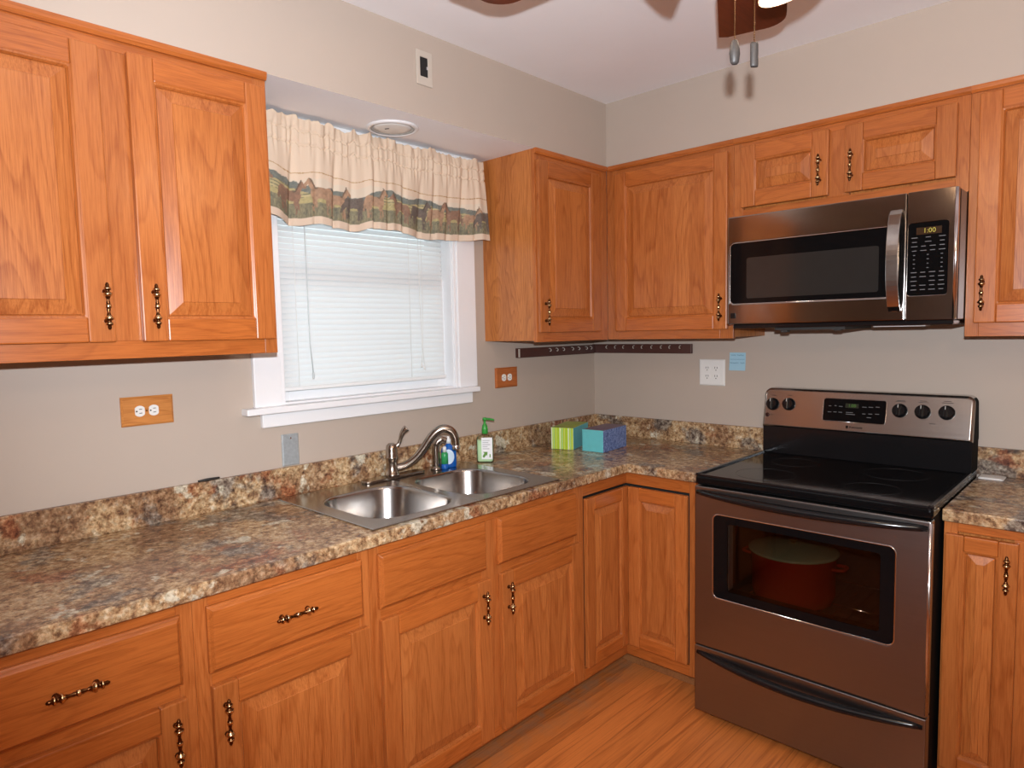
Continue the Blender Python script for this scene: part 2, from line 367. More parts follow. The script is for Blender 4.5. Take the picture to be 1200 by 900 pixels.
def prism(bm, loop, w0, w1, M, mi=0, smooth=False):
    """loop of (u,v) extruded from depth w0 to w1; M(u,v,w)->point"""
    a = [bm.verts.new(M(u, v, w0)) for u, v in loop]; b = [bm.verts.new(M(u, v, w1)) for u, v in loop]; n = len(loop)
    for k in range(n):
        f = bm.faces.new((a[k], a[(k + 1) % n], b[(k + 1) % n], b[k])); f.material_index = mi; f.smooth = smooth
    for lp in (a, b):
        f = bm.faces.new(lp); f.material_index = mi
def loops(bm, lps, M, mi=0, capends=False, smooth=False):
    """several (loop, w) with equal point counts joined one to the next"""
    rings = [[bm.verts.new(M(u, v, w)) for u, v in lp] for lp, w in lps]; n = len(rings[0])
    for i in range(len(rings) - 1):
        for k in range(n):
            f = bm.faces.new((rings[i][k], rings[i][(k + 1) % n], rings[i + 1][(k + 1) % n], rings[i + 1][k]))
            f.material_index = mi[i] if isinstance(mi, (list, tuple)) else mi; f.smooth = smooth
    if capends:
        bm.faces.new(rings[0]).material_index = mi if isinstance(mi, int) else mi[0]
        bm.faces.new(rings[-1]).material_index = mi if isinstance(mi, int) else mi[-1]
    return rings
def plate_hole(bm, u0, u1, v0, v1, inner, w0, w1, M, mi=0, n=6):
    """slab with a rounded hole; inner comes from rounded(..., n)"""
    cor = [(u1, v0), (u1, v1), (u0, v1), (u0, v0)]; m = len(inner)
    ring = {}
    for w in (w0, w1):
        I = [bm.verts.new(M(u, v, w)) for u, v in inner]; O = [bm.verts.new(M(u, v, w)) for u, v in cor]; ring[w] = (I, O)
        for k in range(m):
            c = k // (n + 1); k2 = (k + 1) % m; c2 = k2 // (n + 1)
            vs = (I[k], I[k2], O[c]) if c == c2 else (I[k], I[k2], O[c2], O[c])
            f = bm.faces.new(vs); f.material_index = mi
    for k in range(m):
        f = bm.faces.new((ring[w0][0][k], ring[w0][0][(k + 1) % m], ring[w1][0][(k + 1) % m], ring[w1][0][k])); f.material_index = mi
    for k in range(4):
        f = bm.faces.new((ring[w0][1][k], ring[w0][1][(k + 1) % 4], ring[w1][1][(k + 1) % 4], ring[w1][1][k])); f.material_index = mi
def grid_solid(bm, xs, ys, z0, z1, filled, mi=0):
    """solid from a cell mask, only outer faces, shared vertices"""
    V = {}
    def vert(i, j, k):
        if (i, j, k) not in V: V[(i, j, k)] = bm.verts.new((xs[i], ys[j], (z0, z1)[k]))
        return V[(i, j, k)]
    nx, ny = len(xs) - 1, len(ys) - 1
    F = lambda i, j: 0 <= i < nx and 0 <= j < ny and filled((xs[i] + xs[i + 1]) / 2, (ys[j] + ys[j + 1]) / 2)
    for i in range(nx):
        for j in range(ny):
            if not F(i, j): continue
            bm.faces.new((vert(i, j, 1), vert(i + 1, j, 1), vert(i + 1, j + 1, 1), vert(i, j + 1, 1)))
            bm.faces.new((vert(i, j, 0), vert(i, j + 1, 0), vert(i + 1, j + 1, 0), vert(i + 1, j, 0)))
            for di, dj, a, b in ((-1, 0, (i, j), (i, j + 1)), (1, 0, (i + 1, j), (i + 1, j + 1)), (0, -1, (i, j), (i + 1, j)), (0, 1, (i, j + 1), (i + 1, j + 1))):
                if not F(i + di, j + dj): bm.faces.new((vert(*a, 0), vert(*b, 0), vert(*b, 1), vert(*a, 1)))
def MX(base): return lambda u, v, w: Vector((base + w, u, v))          # window wall: faces +x, u = y
def MY(base): return lambda u, v, w: Vector((u, base - w, v))          # range wall: faces -y, u = x
def mbox(bm, M, u0, u1, v0, v1, w0, w1, mi=0):
    a, b = M(u0, v0, w0), M(u1, v1, w1)
    return box(bm, min(a.x, b.x), max(a.x, b.x), min(a.y, b.y), max(a.y, b.y), min(a.z, b.z), max(a.z, b.z), mi)
def textobj(name, body, size, M3, mat, parent, extrude=0.0004):
    c = bpy.data.curves.new(name, 'FONT'); c.body = body; c.size = size; c.extrude = extrude; c.align_x = 'CENTER'; c.align_y = 'CENTER'
    c.materials.append(mat); tmp = bpy.data.objects.new(name, c); COL.objects.link(tmp); bpy.context.view_layer.update()
    me = bpy.data.meshes.new_from_object(tmp.evaluated_get(bpy.context.evaluated_depsgraph_get())); bpy.data.objects.remove(tmp)
    o = bpy.data.objects.new(name, me); COL.objects.link(o); o.parent = parent
    M3 = M3.copy(); M3.translation = M3.translation - root_loc(parent); o.matrix_local = M3
    return o

# ------------------------------------------------------------------ room shell
ZC = 2.528; ZS = 2.237; DS = 0.317; D = 0.3174
RX, RY = 3.55, -6.2
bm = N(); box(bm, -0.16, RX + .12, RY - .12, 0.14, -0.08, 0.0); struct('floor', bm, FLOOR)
bm = N(); box(bm, -0.16, RX + .12, RY - .12, 0.14, ZC, ZC + 0.08); struct('ceiling', bm, CEIL)
WY0, WY1, WZ0, WZ1 = -1.843, -1.010, 1.215, 2.165
bm = N()
grid = [(RY - .12, WY0, 0, ZC), (WY1, 0.14, 0, ZC), (WY0, WY1, 0, WZ0), (WY0, WY1, WZ1, ZC)]
for a, b_, c, d in grid: box(bm, -0.15, 0.0, a, b_, c, d)
struct('wall_left', bm, WALL)
bm = N(); box(bm, 0.0, RX + .12, 0.0, 0.14, 0, ZC); struct('wall_back', bm, WALL)
bm = N(); box(bm, RX, RX + .12, RY, 0.0, 0, ZC); struct('wall_right', bm, WALL)
bm = N()
DX0, DX1, DZ = 1.05, 1.93, 2.05
box(bm, 0, DX0, RY - .12, RY, 0, ZC); box(bm, DX1, RX, RY - .12, RY, 0, ZC); box(bm, DX0, DX1, RY - .12, RY, DZ, ZC); struct('wall_front', bm, WALL)
# unseen wooden door behind the camera, added for the steel to reflect
bm = N(); box(bm, DX0 + .003, DX1 - .003, RY - .08, RY - .04, 0.002, DZ - .003)
for (a, b_) in ((DX0 + .10, (DX0 + DX1) / 2 - .05), ((DX0 + DX1) / 2 + .05, DX1 - .10)):
    for (c, d) in ((0.18, 0.9), (1.05, 1.9)): box(bm, a, b_, RY - .045, RY - .032, c, d)
dr = struct('reflection_door', bm, oak('reflection_door_oak', 'z', light=(0.22, 0.085, 0.03), dark=(0.12, 0.04, 0.012)), bevel=0.004)
bm = N(); lathe(bm, [(.012, 0), (.012, .03), (.028, .04), (.03, .055), (.02, .07)], (DX0 + .06, RY - .04, 0.95), (0, 1, 0)); mesh('knob', bm, BRASS, dr)
bm = N(); box(bm, DX0 - .09, DX0, RY, RY + .018, 0, DZ + .09); box(bm, DX1, DX1 + .09, RY, RY + .018, 0, DZ + .09); box(bm, DX0, DX1, RY, RY + .018, DZ, DZ + .09); struct('trim_reflection_door', bm, WHITE, bevel=.003)
# soffit: beige fronts, white underside
bm = N(); grid_solid(bm, [0.0, DS, RX], [RY, -DS, 0.0], ZS, ZC, lambda x, y: x < DS or y > -DS)
for f in bm.faces:
    f.normal_update(); f.material_index = 0
bmesh.ops.recalc_face_normals(bm, faces=bm.faces[:])
for f in bm.faces:
    if abs(f.normal.z) > 0.9: f.material_index = 1
struct('soffit', bm, [WALL, CEIL])

# window_1: jambs, sashes, glass, casing, stool, apron
bm = N()
box(bm, -0.15, 0.0, WY0, WY0 + .02, WZ0, WZ1); box(bm, -0.15, 0.0, WY1 - .02, WY1, WZ0, WZ1); box(bm, -0.15, 0.0, WY0 + .02, WY1 - .02, WZ1 - .02, WZ1); box(bm, -0.15, 0.0, WY0 + .02, WY1 - .02, WZ0, WZ0 + .02)
win = struct('window_1', bm, WHITE, loc=(0, (WY0 + WY1) / 2, WZ0))
bm = N()
a, b_, = WY0 + .02, WY1 - .02
for (z0, z1, x) in ((WZ0 + .02, 1.71, -.085), (1.69, WZ1 - .02, -.12)):
    box(bm, x, x + .03, a, a + .045, z0, z1); box(bm, x, x + .03, b_ - .045, b_, z0, z1); box(bm, x, x + .03, a + .045, b_ - .045, z0, z0 + .055); box(bm, x, x + .03, a + .045, b_ - .045, z1 - .04, z1)
mesh('sash', bm, WHITE, win, bevel=.002)
bm = N(); box(bm, -.072, -.068, a + .045, b_ - .045, WZ0 + .075, 1.67); box(bm, -.107, -.103, a + .045, b_ - .045, 1.745, WZ1 - .06); mesh('glass', bm, CLEARG, win)
bm = N()
def casing(y0, y1, z0, z1): box(bm, 0.0, 0.019, y0, y1, z0, z1)
casing(-1.942, WY0, 1.237, ZS - .001); casing(WY1, -0.903, 1.237, ZS - .001); casing(WY0, WY1, WZ1, ZS - .001)
box(bm, 0.0, 0.012, WY1 - .016, WY1, 1.237, WZ1); box(bm, 0.0, 0.012, WY0, WY0 + .016, 1.237, WZ1)
mesh('casing', bm, WHITE, win, bevel=.003)
bm = N(); box(bm, -0.055, 0.0, WY0 + .02, WY1 - .02, 1.2355, 1.245); box(bm, 0.0, 0.048, -1.984, -0.914, 1.214, 1.237)
mesh('stool', bm, WHITE, win, bevel=.004)
bm = N(); box(bm, 0.0, 0.019, -1.919, -0.935, 1.165, 1.214); mesh('apron', bm, WHITE, win, bevel=.003)

# ------------------------------------------------------------------ cabinet parts
def door(parent, M, u0, u1, v0, v1, hor, w=0.0, name='door', stile=0.060, th=0.020, slope=0.034):
    rail = stile
    bm = N()
    def cbox(a, b, c, d, mi): mbox(bm, M, a, b, c, d, w, w + th, mi)
    cbox(u0, u0 + stile, v0, v1, 0); cbox(u1 - stile, u1, v0, v1, 0)
    cbox(u0 + stile, u1 - stile, v0, v0 + rail, 1); cbox(u0 + stile, u1 - stile, v1 - rail, v1, 1)
    ia, ib, ic, id_ = u0 + stile, u1 - stile, v0 + rail, v1 - rail
    def rect(i): return [(ia + i, ic + i), (ib - i, ic + i), (ib - i, id_ - i), (ia + i, id_ - i)]
    loops(bm, [(rect(-.001), w + th - .002), (rect(.004), w + th - .004), (rect(.008), w + .009), (rect(.008), w + .004), (rect(-.001), w + .004)], M, 0)
    d = mesh(name, bm, [OZ, hor], parent, bevel=0.0035, angle=60, recalc=True)
    bm = N()
    i0, i1 = .0085, .0085 + slope
    loops(bm, [(rect(i0), w + .003), (rect(i0), w + .008), (rect(i1), w + .0165), (rect(i1 + .0012), w + .0185)], M, 0, capends=True)
    mesh('panel', bm, OZP, d)
    return d
def slab_front(parent, M, u0, u1, v0, v1, hor, w=0.0, name='drawer', th=0.020):
    def rect(i): return [(u0 + i, v0 + i), (u1 - i, v0 + i), (u1 - i, v1 - i), (u0 + i, v1 - i)]
    bm = N(); loops(bm, [(rect(0), w), (rect(0), w + .010), (rect(.004), w + .012), (rect(.011), w + th)], M, 0, capends=True)
    return mesh(name, bm, hor, parent, bevel=.0012, angle=20)
HB = None
def handle_mesh():
    """turned spindle pull along local z, standing off along local +x"""
    bm = N()
    half = [(.0022, .057), (.0046, .052), (.0040, .0475), (.0080, .0445), (.0088, .0425), (.0080, .0410), (.0046, .0385), (.0050, .0345), (.0098, .0315), (.0108, .0295), (.0098, .0275), (.0060, .0235), (.0038, .0180), (.0030, .0140), (.0046, .0080), (.0040, .0050), (.0066, .0030), (.0068, .0010)]
    prof = [(r, -h) for r, h in half] + [(r, h) for r, h in reversed(half)]
    hi = {3, 4, 8, 9, 10, 16}
    mi = []
    n = len(prof)
    for i in range(n - 1):
        j = i if i < len(half) else n - 2 - i
        mi.append(1 if j in hi else 0)
    mi[len(half) - 1] = 1
    lathe(bm, prof, (.020, 0, 0), (0, 0, 1), n=16, mi=mi)
    for z in (-.036, .036): lathe(bm, [(.0065, 0), (.0065, .003), (.004, .006), (.004, .02)], (0, 0, z), (1, 0, 0), n=12, mi=0)
    bmesh.ops.recalc_face_normals(bm, faces=bm.faces[:])
    me = bpy.data.meshes.new('handle'); bm.to_mesh(me); bm.free()
    me.materials.append(BRONZE); me.materials.append(BRASS)
    return me
def handle(parent, M, u, v, w, upright=True):
    global HB
    if HB is None: HB = handle_mesh()
    o = bpy.data.objects.new('handle', HB); COL.objects.link(o); o.parent = parent
    o['label'] = 'antique brass spindle pull'
    p = M(u, v, w); ex = M(0, 0, 1) - M(0, 0, 0); ez = Vector((0, 0, 1)) if upright else (M(1, 0, 0) - M(0, 0, 0))
    ey = ez.cross(ex); R = Matrix((ex, ey, ez)).transposed().to_4x4(); R.translation = p - root_loc(parent)
    o.matrix_local = R
    return o
def face_frame(parent, M, stiles, rails, hor, w0=-.019, w1=0.0):
    bm = N()
    for a, b, c, d in stiles: mbox(bm, M, a, b, c, d, w0, w1, 0)
    for a, b, c, d in rails: mbox(bm, M, a, b, c, d, w0, w1 - .0004, 1)
    return mesh('face_frame', bm, [OZ, hor], parent, bevel=.001)
UG, BG = 'oak wall cabinets', 'oak base cabinets'
UB = 1.4294
TT0 = 2.214
# upper cabinets on the window wall -------------------------------------------------
MXU, MYU = MX(D), MY(-D)
def upper(label, plane, u0, u1, zb, doors, muls, loc, handles, carc=OSIDE, trim_u=None, fill=None, bott=.045, top=.05, stw=.038):
    M, hor = (MXU, OY) if plane == 'x' else (MYU, OX)
    t = thing('wall_cabinet', label, 'cabinet', loc, UG)
    bm = N()
    mbox(bm, M, u0 + .0005, u1 - .0005, zb + .006, ZS - .0005, -D + .0005, -.0192)
    mesh('carcass', bm, carc, t)
    st = [(u0, u0 + stw, zb, ZS - .0005), (u1 - stw, u1, zb, ZS - .0005)] + [(a, b, zb + bott, ZS - top) for a, b in muls]
    rl_ = [(u0 + stw, u1 - stw, zb, zb + bott), (u0 + stw, u1 - stw, ZS - top, ZS - .0005)]
    face_frame(t, M, st, rl_, hor)
    bm = N(); a, b_ = trim_u or (u0 - (.004 if plane == 'x' else 0), u1)
    def rc(i): return None
    prof = [(0.0005, TT0), (.008, TT0), (.013, TT0 + .008), (.014, TT0 + .017), (.014, ZS - .001), (.0005, ZS - .001)]
    A = [bm.verts.new(M(a, z, w)) for w, z in prof]; B = [bm.verts.new(M(b_, z, w)) for w, z in prof]; n = len(prof)
    for k in range(n): bm.faces.new((A[k], A[(k + 1) % n], B[(k + 1) % n], B[k]))
    bm.faces.new(A); bm.faces.new(B)
    mesh('top_trim', bm, hor, t)
    for (a, b_, c, d), (hu, hv) in zip(doors, handles):
        dd = door(t, M, a, b_, c, d, hor)
        if hu is not None: handle(dd, M, hu, hv, .020)
    return t
upper('tall oak wall cabinet with two doors at left of the window', 'x', -2.921, -2.007, UB, [(-2.803, -2.441, 1.472, 2.187), (-2.378, -2.018, 1.471, 2.190)], [(-2.461, -2.358)], (0.16, -2.46, UB), [(-2.461, 1.560), (-2.349, 1.561)])
upper('single-door oak wall cabinet right of the window, beside the horse valance', 'x', -0.832, -0.3179, UB, [(-0.827, -0.401, 1.470, 2.190)], [(-.42, -.3565)], (0.16, -0.42, UB), [(-0.797, 1.556)], trim_u=(-.836, -.332))
upper('wide single-door oak wall cabinet between room corner and microwave', 'y', 0.3182, 0.9495, UB, [(0.373, 0.929, 1.468, 2.193)], [], (0.62, -0.16, UB), [(0.903, 1.560)], stw=.06, trim_u=(.332, .9495))
upper('short oak wall cabinet with two small doors above the microwave', 'y', 0.9502, 1.7568, 1.9045, [(0.984, 1.322, 1.956, 2.196), (1.378, 1.723, 1.956, 2.194)], [(1.31, 1.39)], (1.35, -0.16, 1.9045), [(1.292, 2.050), (1.4025, 2.048)])
upper('oak wall cabinet at the right of the microwave', 'y', 1.7574, 2.26, UB, [(1.783, 2.235, 1.474, 2.205)], [], (2.0, -0.16, UB), [(1.806, 1.570)])

# base cabinets ----------------------------------------------------------------------
FX = 0.610; CT0 = 0.876; FB = 0.072
MXB, MYB = MX(FX), MY(-FX)
def base(label, u0, u1, loc, plane='x', back=0.0, st_extra=()):
    M, hor = (MXB, OY) if plane == 'x' else (MYB, OX)
    t = thing('base_cabinet', label, 'cabinet', loc, BG)
    return t, M, hor
def base_body(t, M, hor, u0, u1, muls, rails, carcass_top=CT0 - .001):
    bm = N(); mbox(bm, M, u0 + .0005, u1 - .0005, FB + .002, carcass_top, -FX + .002, -.0192); mesh('carcass', bm, OSIDE, t)
    st = [(u0, u0 + .036, FB, CT0 - .0005), (u1 - .036, u1, FB, CT0 - .0005)] + [(a, b, FB + .035, CT0 - .032) for a, b in muls]
    rl_ = []
    xs = [u0 + .036] + [v for m in muls for v in m] + [u1 - .036]
    rl_.append((u0 + .036, u1 - .036, FB, FB + .035)); rl_.append((u0 + .036, u1 - .036, CT0 - .032, CT0 - .0005))
    for c, d in rails:
        for i in range(0, len(xs), 2): rl_.append((xs[i], xs[i + 1], c, d))
    face_frame(t, M, st, rl_, hor)
    bm = N(); mbox(bm, M, u0 + .001, u1 - .001, 0.001, FB + .004, -.085, -.066); mesh('toe_kick', bm, KICK, t)
DZ0, DZ1, DRZ0, DRZ1 = 0.092, 0.652, 0.683, 0.847
t, M_, h_ = base('drawer-over-door oak base cabinet under the bare left end of the countertop', -2.86, -2.4025, (0.31, -2.63, 0))
base_body(t, M_, h_, -2.86, -2.4025, [], [(.640, .690)])
d = slab_front(t, M_, -2.832, -2.432, DRZ0, DRZ1, h_); handle(d, M_, -2.645, 0.764, .020, False)
d = door(t, M_, -2.832, -2.429, DZ0, DZ1, h_); handle(d, M_, -2.459, 0.566, .020)
t, M_, h_ = base('drawer-over-door oak base cabinet just left of the sink cabinet', -2.402, -1.9155, (0.31, -2.16, 0))
base_body(t, M_, h_, -2.402, -1.9155, [], [(.640, .690)])
d = slab_front(t, M_, -2.373, -1.942, DRZ0, DRZ1, h_); handle(d, M_, -2.158, 0.767, .020, False)
d = door(t, M_, -2.371, -1.932, DZ0, DZ1, h_); handle(d, M_, -2.345, 0.564, .020)
t, M_, h_ = base('wide two-door oak sink cabinet with two false drawer fronts', -1.915, -0.9355, (0.31, -1.42, 0))
base_body(t, M_, h_, -1.915, -0.9355, [(-1.47, -1.375)], [(.640, .690)], carcass_top=0.70)
slab_front(t, M_, -1.888, -1.456, DRZ0, DRZ1, h_, name='false_drawer_front'); slab_front(t, M_, -1.400, -0.966, DRZ0, DRZ1, h_, name='false_drawer_front')
d = door(t, M_, -1.888, -1.445, DZ0, DZ1, h_); handle(d, M_, -1.482, 0.565, .020)
d = door(t, M_, -1.393, -0.945, DZ0, DZ1, h_); handle(d, M_, -1.363, 0.563, .020)
# corner unit with a folding door
t = thing('base_cabinet', 'corner oak base cabinet with a folding L-shaped door and no pulls', 'cabinet', (0.35, -0.35, 0), BG)
bm = N()
grid_solid(bm, [0.002, FX - .045, 0.985], [-0.935, -FX + .045, -0.002], FB + .002, CT0 - .001, lambda x, y: x < FX - .045 or y > -FX + .045)
mesh('carcass', bm, BLACKM, t, label='corner cabinet carcass, blackened to shade the door gaps')  # black instead of oak, so the gaps round the doors read as shade
bm = N()
E = FX
mbox(bm, MXB, -.935, -.912, FB, CT0 - .0005, -.019, 0, 0)                         # stile at the sink cabinet
mbox(bm, MYB, .908, .985, FB, CT0 - .0005, -.019, 0, 0)                          # stile at the range
mbox(bm, MXB, -.912, -E + .019, .824, CT0 - .0005, -.019, 0, 1); mbox(bm, MYB, E, .908, .824, CT0 - .0005, -.019, 0, 2)
mbox(bm, MXB, -.912, -E + .019, FB, .118, -.019, 0, 1); mbox(bm, MYB, E, .908, FB, .118, -.019, 0, 2)
mesh('face_frame', bm, [OZ, OY, OX], t, bevel=.001)
door(t, MX(FX - .002), -.909, -.6125, .124, .815, OY, stile=.052, slope=.028)
door(t, MY(-FX + .002), .6305, .905, .124, .815, OX, stile=.052, slope=.028)
bm = N(); box(bm, FX - .085, FX - .066, -.934, -FX + .066, .001, FB + .004); box(bm, FX - .085, .984, -FX + .066, -FX + .085, .001, FB + .004); mesh('toe_kick', bm, KICK, t)
t, M_, h_ = base('narrow oak base cabinet right of the range', 1.770, 2.24, (2.0, -0.31, 0), 'y')
base_body(t, M_, h_, 1.770, 2.24, [(1.945, 2.01)], [])
d = door(t, M_, 1.776, 1.957, DZ0, 0.838, h_, stile=.048, slope=.024); handle(d, M_, 1.9325, 0.747, .020)
d = door(t, M_, 1.998, 2.232, DZ0, 0.838, h_, stile=.048, slope=.024); handle(d, M_, 2.022, 0.747, .020)

# ------------------------------------------------------------------ countertops
SX0, SX1, SY0, SY1 = 0.075, 0.585, -1.868, -1.072
ct = thing('countertop', 'long L-shaped granite-pattern countertop running under the window into the corner', 'countertop', (0.3, -1.4, CT0))
bm = N()
grid_solid(bm, [0.0, 0.0201, SX0, SX1, 0.635, 0.985], [-2.86, SY0, SY1, -0.635, -0.0201, 0.0], CT0, 0.914, lambda x, y: (x < .635 or y > -.635) and not (SX0 < x < SX1 and SY0 < y < SY1))
bmesh.ops.translate(bm, verts=bm.verts[:], vec=(0.0, 0, 0))
mesh('slab', bm, GRAN, ct, bevel=.004, seg=3)
bm = N(); box(bm, 0.0005, 0.020, -2.86, -0.0005, 0.914, 1.0165); mesh('backsplash', bm, GRAN, ct, bevel=.002)
bm = N(); box(bm, 0.0202, 0.985, -0.020, -0.0005, 0.914, 1.0165); mesh('backsplash', bm, GRAN, ct, bevel=.002)
ct2 = thing('countertop', 'short granite-pattern countertop piece at the right of the range', 'countertop', (2.0, -0.3, CT0))
bm = N(); box(bm, 1.768, 2.24, -0.635, -0.0005, CT0, 0.914); mesh('slab', bm, GRAN, ct2, bevel=.004, seg=3)
bm = N(); box(bm, 1.746, 2.24, -0.020, -0.0005, 0.9142, 1.0165); mesh('backsplash', bm, GRAN, ct2, bevel=.002)

# ------------------------------------------------------------------ sink
sk = thing('sink', 'stainless steel double-bowl drop-in sink below the window', 'sink', (0.33, -1.47, 0.914))
OX0, OX1, OY0, OY1 = 0.048, 0.608, -1.892, -1.048
B1 = rounded(0.165, 0.560, -1.835, -1.492, 0.105, 8); B2 = rounded(0.165, 0.560, -1.448, -1.105, 0.105, 8)
MZ = lambda u, v, w: Vector((u, v, 0.9145 + w))
bm = N()
ymid = -1.470
plate_hole(bm, OX0, OX1, OY0, ymid, B1, 0.0, 0.0045, MZ, n=8); plate_hole(bm, OX0, OX1, ymid, OY1, B2, 0.0, 0.0045, MZ, n=8)
mesh('rim', bm, SINKM, sk, bevel=.002)
for (a, b_) in ((-1.835, -1.492), (-1.448, -1.105)):
    bm = N()
    lp = lambda i, r: rounded(0.165 + i, 0.560 - i, a + i, b_ - i, r, 8)
    rg = loops(bm, [(lp(-.002, .107), .0045), (lp(.003, .103), .002), (lp(.006, .100), -.006), (lp(.018, .098), -.13), (lp(.028, .09), -.155), (lp(.05, .075), -.172), (lp(.10, .04), -.178)], MZ, 0, smooth=True)
    bm.faces.new(rg[-1])
    rg2 = None
    bw = mesh('bowl', bm, SINKM, sk)
    so = bw.modifiers.new('thick', 'SOLIDIFY'); so.thickness = 0.0012; so.offset = 0
    bm = N(); cx, cy = 0.36, (a + b_) / 2
    lathe(bm, [(.042, .0), (.044, .003), (.038, .004), (.034, .001), (.006, .001), (.006, .010), (.003, .011)], (cx, cy, .9145 - .1772), n=24); mesh('drain', bm, CHROME, bw, label='bright chrome drain strainer')

# ------------------------------------------------------------------ faucet, sprayer
fc = thing('faucet', 'brushed nickel single-lever kitchen faucet with curved spout behind left bowl', 'faucet', (0.085, -1.437, .919))
bm = N(); prism(bm, rounded(.058, .112, -1.575, -1.285, .026, 6), 0, .010, lambda u, v, w: Vector((u, v, .919 + w)), smooth=False); mesh('base_plate', bm, NICKEL, fc, bevel=.003)
bm = N(); lathe(bm, [(.029, .010), (.029, .016), (.024, .022), (.0225, .060), (.0235, .072), (.0255, .076), (.0255, .084), (.023, .088), (.0225, .112), (.020, .128), (.012, .136)], (.085, -1.437, .919), n=24); mesh('body', bm, NICKEL, fc)
hx = Vector((.16, .21, 0)) / .264
bz = Vector((.085, -1.437, 0))
pts = [bz + hx * s + Vector((0, 0, z)) for s, z in ((.015, .958), (.055, .968), (.095, .995), (.128, 1.035), (.155, 1.072), (.185, 1.098), (.213, 1.103), (.236, 1.090), (.248, 1.066), (.251, 1.036))]
sp = smooth_path(pts, 6)
bm = N(); tube(bm, sp, [.0140 + .0030 * math.sin(PI * i / (len(sp) - 1)) for i in range(len(sp))], n=14)
spout = mesh('spout', bm, NICKEL, fc)
e = bz + hx * .251
bm = N(); lathe(bm, [(.0145, 0), (.0155, .004), (.0155, .014), (.0130, .018)], (e.x, e.y, 1.020), n=18); mesh('aerator', bm, CHROME, spout)
lv = [bz + hx * s + Vector((0, 0, z)) for s, z in ((.010, 1.038), (.024, 1.046), (.034, 1.065), (.040, 1.085), (.050, 1.102), (.062, 1.112))]
lp_ = smooth_path(lv, 4); bm = N(); tube(bm, lp_, [.009 if i < 5 else .0075 + .0065 * max(0, (i - 9) / (len(lp_) - 10)) for i in range(len(lp_))], n=12); mesh('lever_handle', bm, NICKEL, fc)
spy = thing('side_sprayer', 'short bent nickel side sprayer between faucet and blue soap bottle', 'sprayer', (.098, -1.225, .919))
bm = N(); lathe(bm, [(.024, 0), (.024, .006), (.019, .010), (.016, .016)], (.098, -1.225, .919), n=20); mesh('base', bm, NICKEL, spy)
bm = N(); q = Vector((.098, -1.225, 0))
sp2 = smooth_path([q + Vector((0, 0, .933)), q + Vector((0, 0, .975)), q + Vector((0.0, 0.0, 1.010)), q + hx * .006 + Vector((0, 0, 1.030)), q + hx * .022 + Vector((0, 0, 1.041)), q + hx * .044 + Vector((0, 0, 1.036))], 5)
tube(bm, sp2, [.0165 - .004 * i / len(sp2) + (.002 if 12 < i < 22 else 0) for i in range(len(sp2))], n=14); mesh('spray_head', bm, NICKEL, spy)

# ------------------------------------------------------------------ bottles
ds = thing('dish_soap_bottle', 'small blue dish soap bottle with white label standing behind the sink', 'bottle', (.098, -1.165, .919))
ang = math.radians(-38)
def TR(loc, a): return Matrix.Translation(loc) @ Matrix.Rotation(a, 4, 'Z')
T = TR((.100, -1.158, .919), math.radians(48))
bm = N()
def ell(bm, prof, T, n=24, mi=0):
    rings = [[bm.verts.new(T @ Vector((math.cos(2 * PI * k / n) * a, math.sin(2 * PI * k / n) * b, z))) for k in range(n)] for a, b, z in prof]
    for i in range(len(rings) - 1):
        for k in range(n):
            f = bm.faces.new((rings[i][k], rings[i][(k + 1) % n], rings[i + 1][(k + 1) % n], rings[i + 1][k])); f.smooth = True; f.material_index = mi
    bm.faces.new(rings[0]); bm.faces.new(rings[-1])
ell(bm, [(.028, .017, 0), (.032, .021, .004), (.032, .021, .03), (.032, .021, .065), (.029, .018, .080), (.018, .013, .090), (.010, .010, .094), (.010, .010, .104)], T)
mesh('bottle_body', bm, BLUED, ds)
bm = N(); ell(bm, [(.0115, .0115, .100), (.0115, .0115, .116), (.007, .007, .120), (.005, .005, .130)], T); mesh('cap', bm, PLASTW, ds)
bm = N()
def on_ell(u, v, w):
    a, b = .0322 + w, .0212 + w
    s = max(-1, min(1, u / a)); return T @ Vector((u, -b * math.sqrt(max(0, 1 - s * s)), v))
cols_ = []
for k in range(15):
    u = -.0225 + .045 * k / 14; h = .031 * math.sqrt(max(.02, 1 - (u / .0232) ** 2)); cols_.append([bm.verts.new(on_ell(u, .046 + h * (j / 6 - 1), .0008)) for j in range(13)])
for k in range(14):
    for j in range(12): bm.faces.new((cols_[k][j], cols_[k + 1][j], cols_[k + 1][j + 1], cols_[k][j + 1]))
lo = mesh('label', bm, LABB, ds, label='pale blue-white oval label'); so = lo.modifiers.new('thick', 'SOLIDIFY'); so.thickness = .0004
gb = thing('soap_bottle', 'tiny green-labelled bottle left of the blue soap bottle, by the sprayer', 'bottle', (.085, -1.198, .919))
T2 = TR((.118, -1.196, .919), math.radians(48))
bm = N(); ell(bm, [(.012, .012, 0), (.0145, .0145, .003), (.0145, .0145, .022)], T2); mesh('base', bm, BLUED, gb)
bm = N(); ell(bm, [(.0146, .0146, .0222), (.0146, .0146, .062), (.010, .010, .070)], T2); mesh('bottle_body', bm, GREEND, gb)
bm = N(); ell(bm, [(.008, .008, .0702), (.008, .008, .090), (.0045, .0045, .094)], T2); mesh('cap', bm, PLASTW, gb)

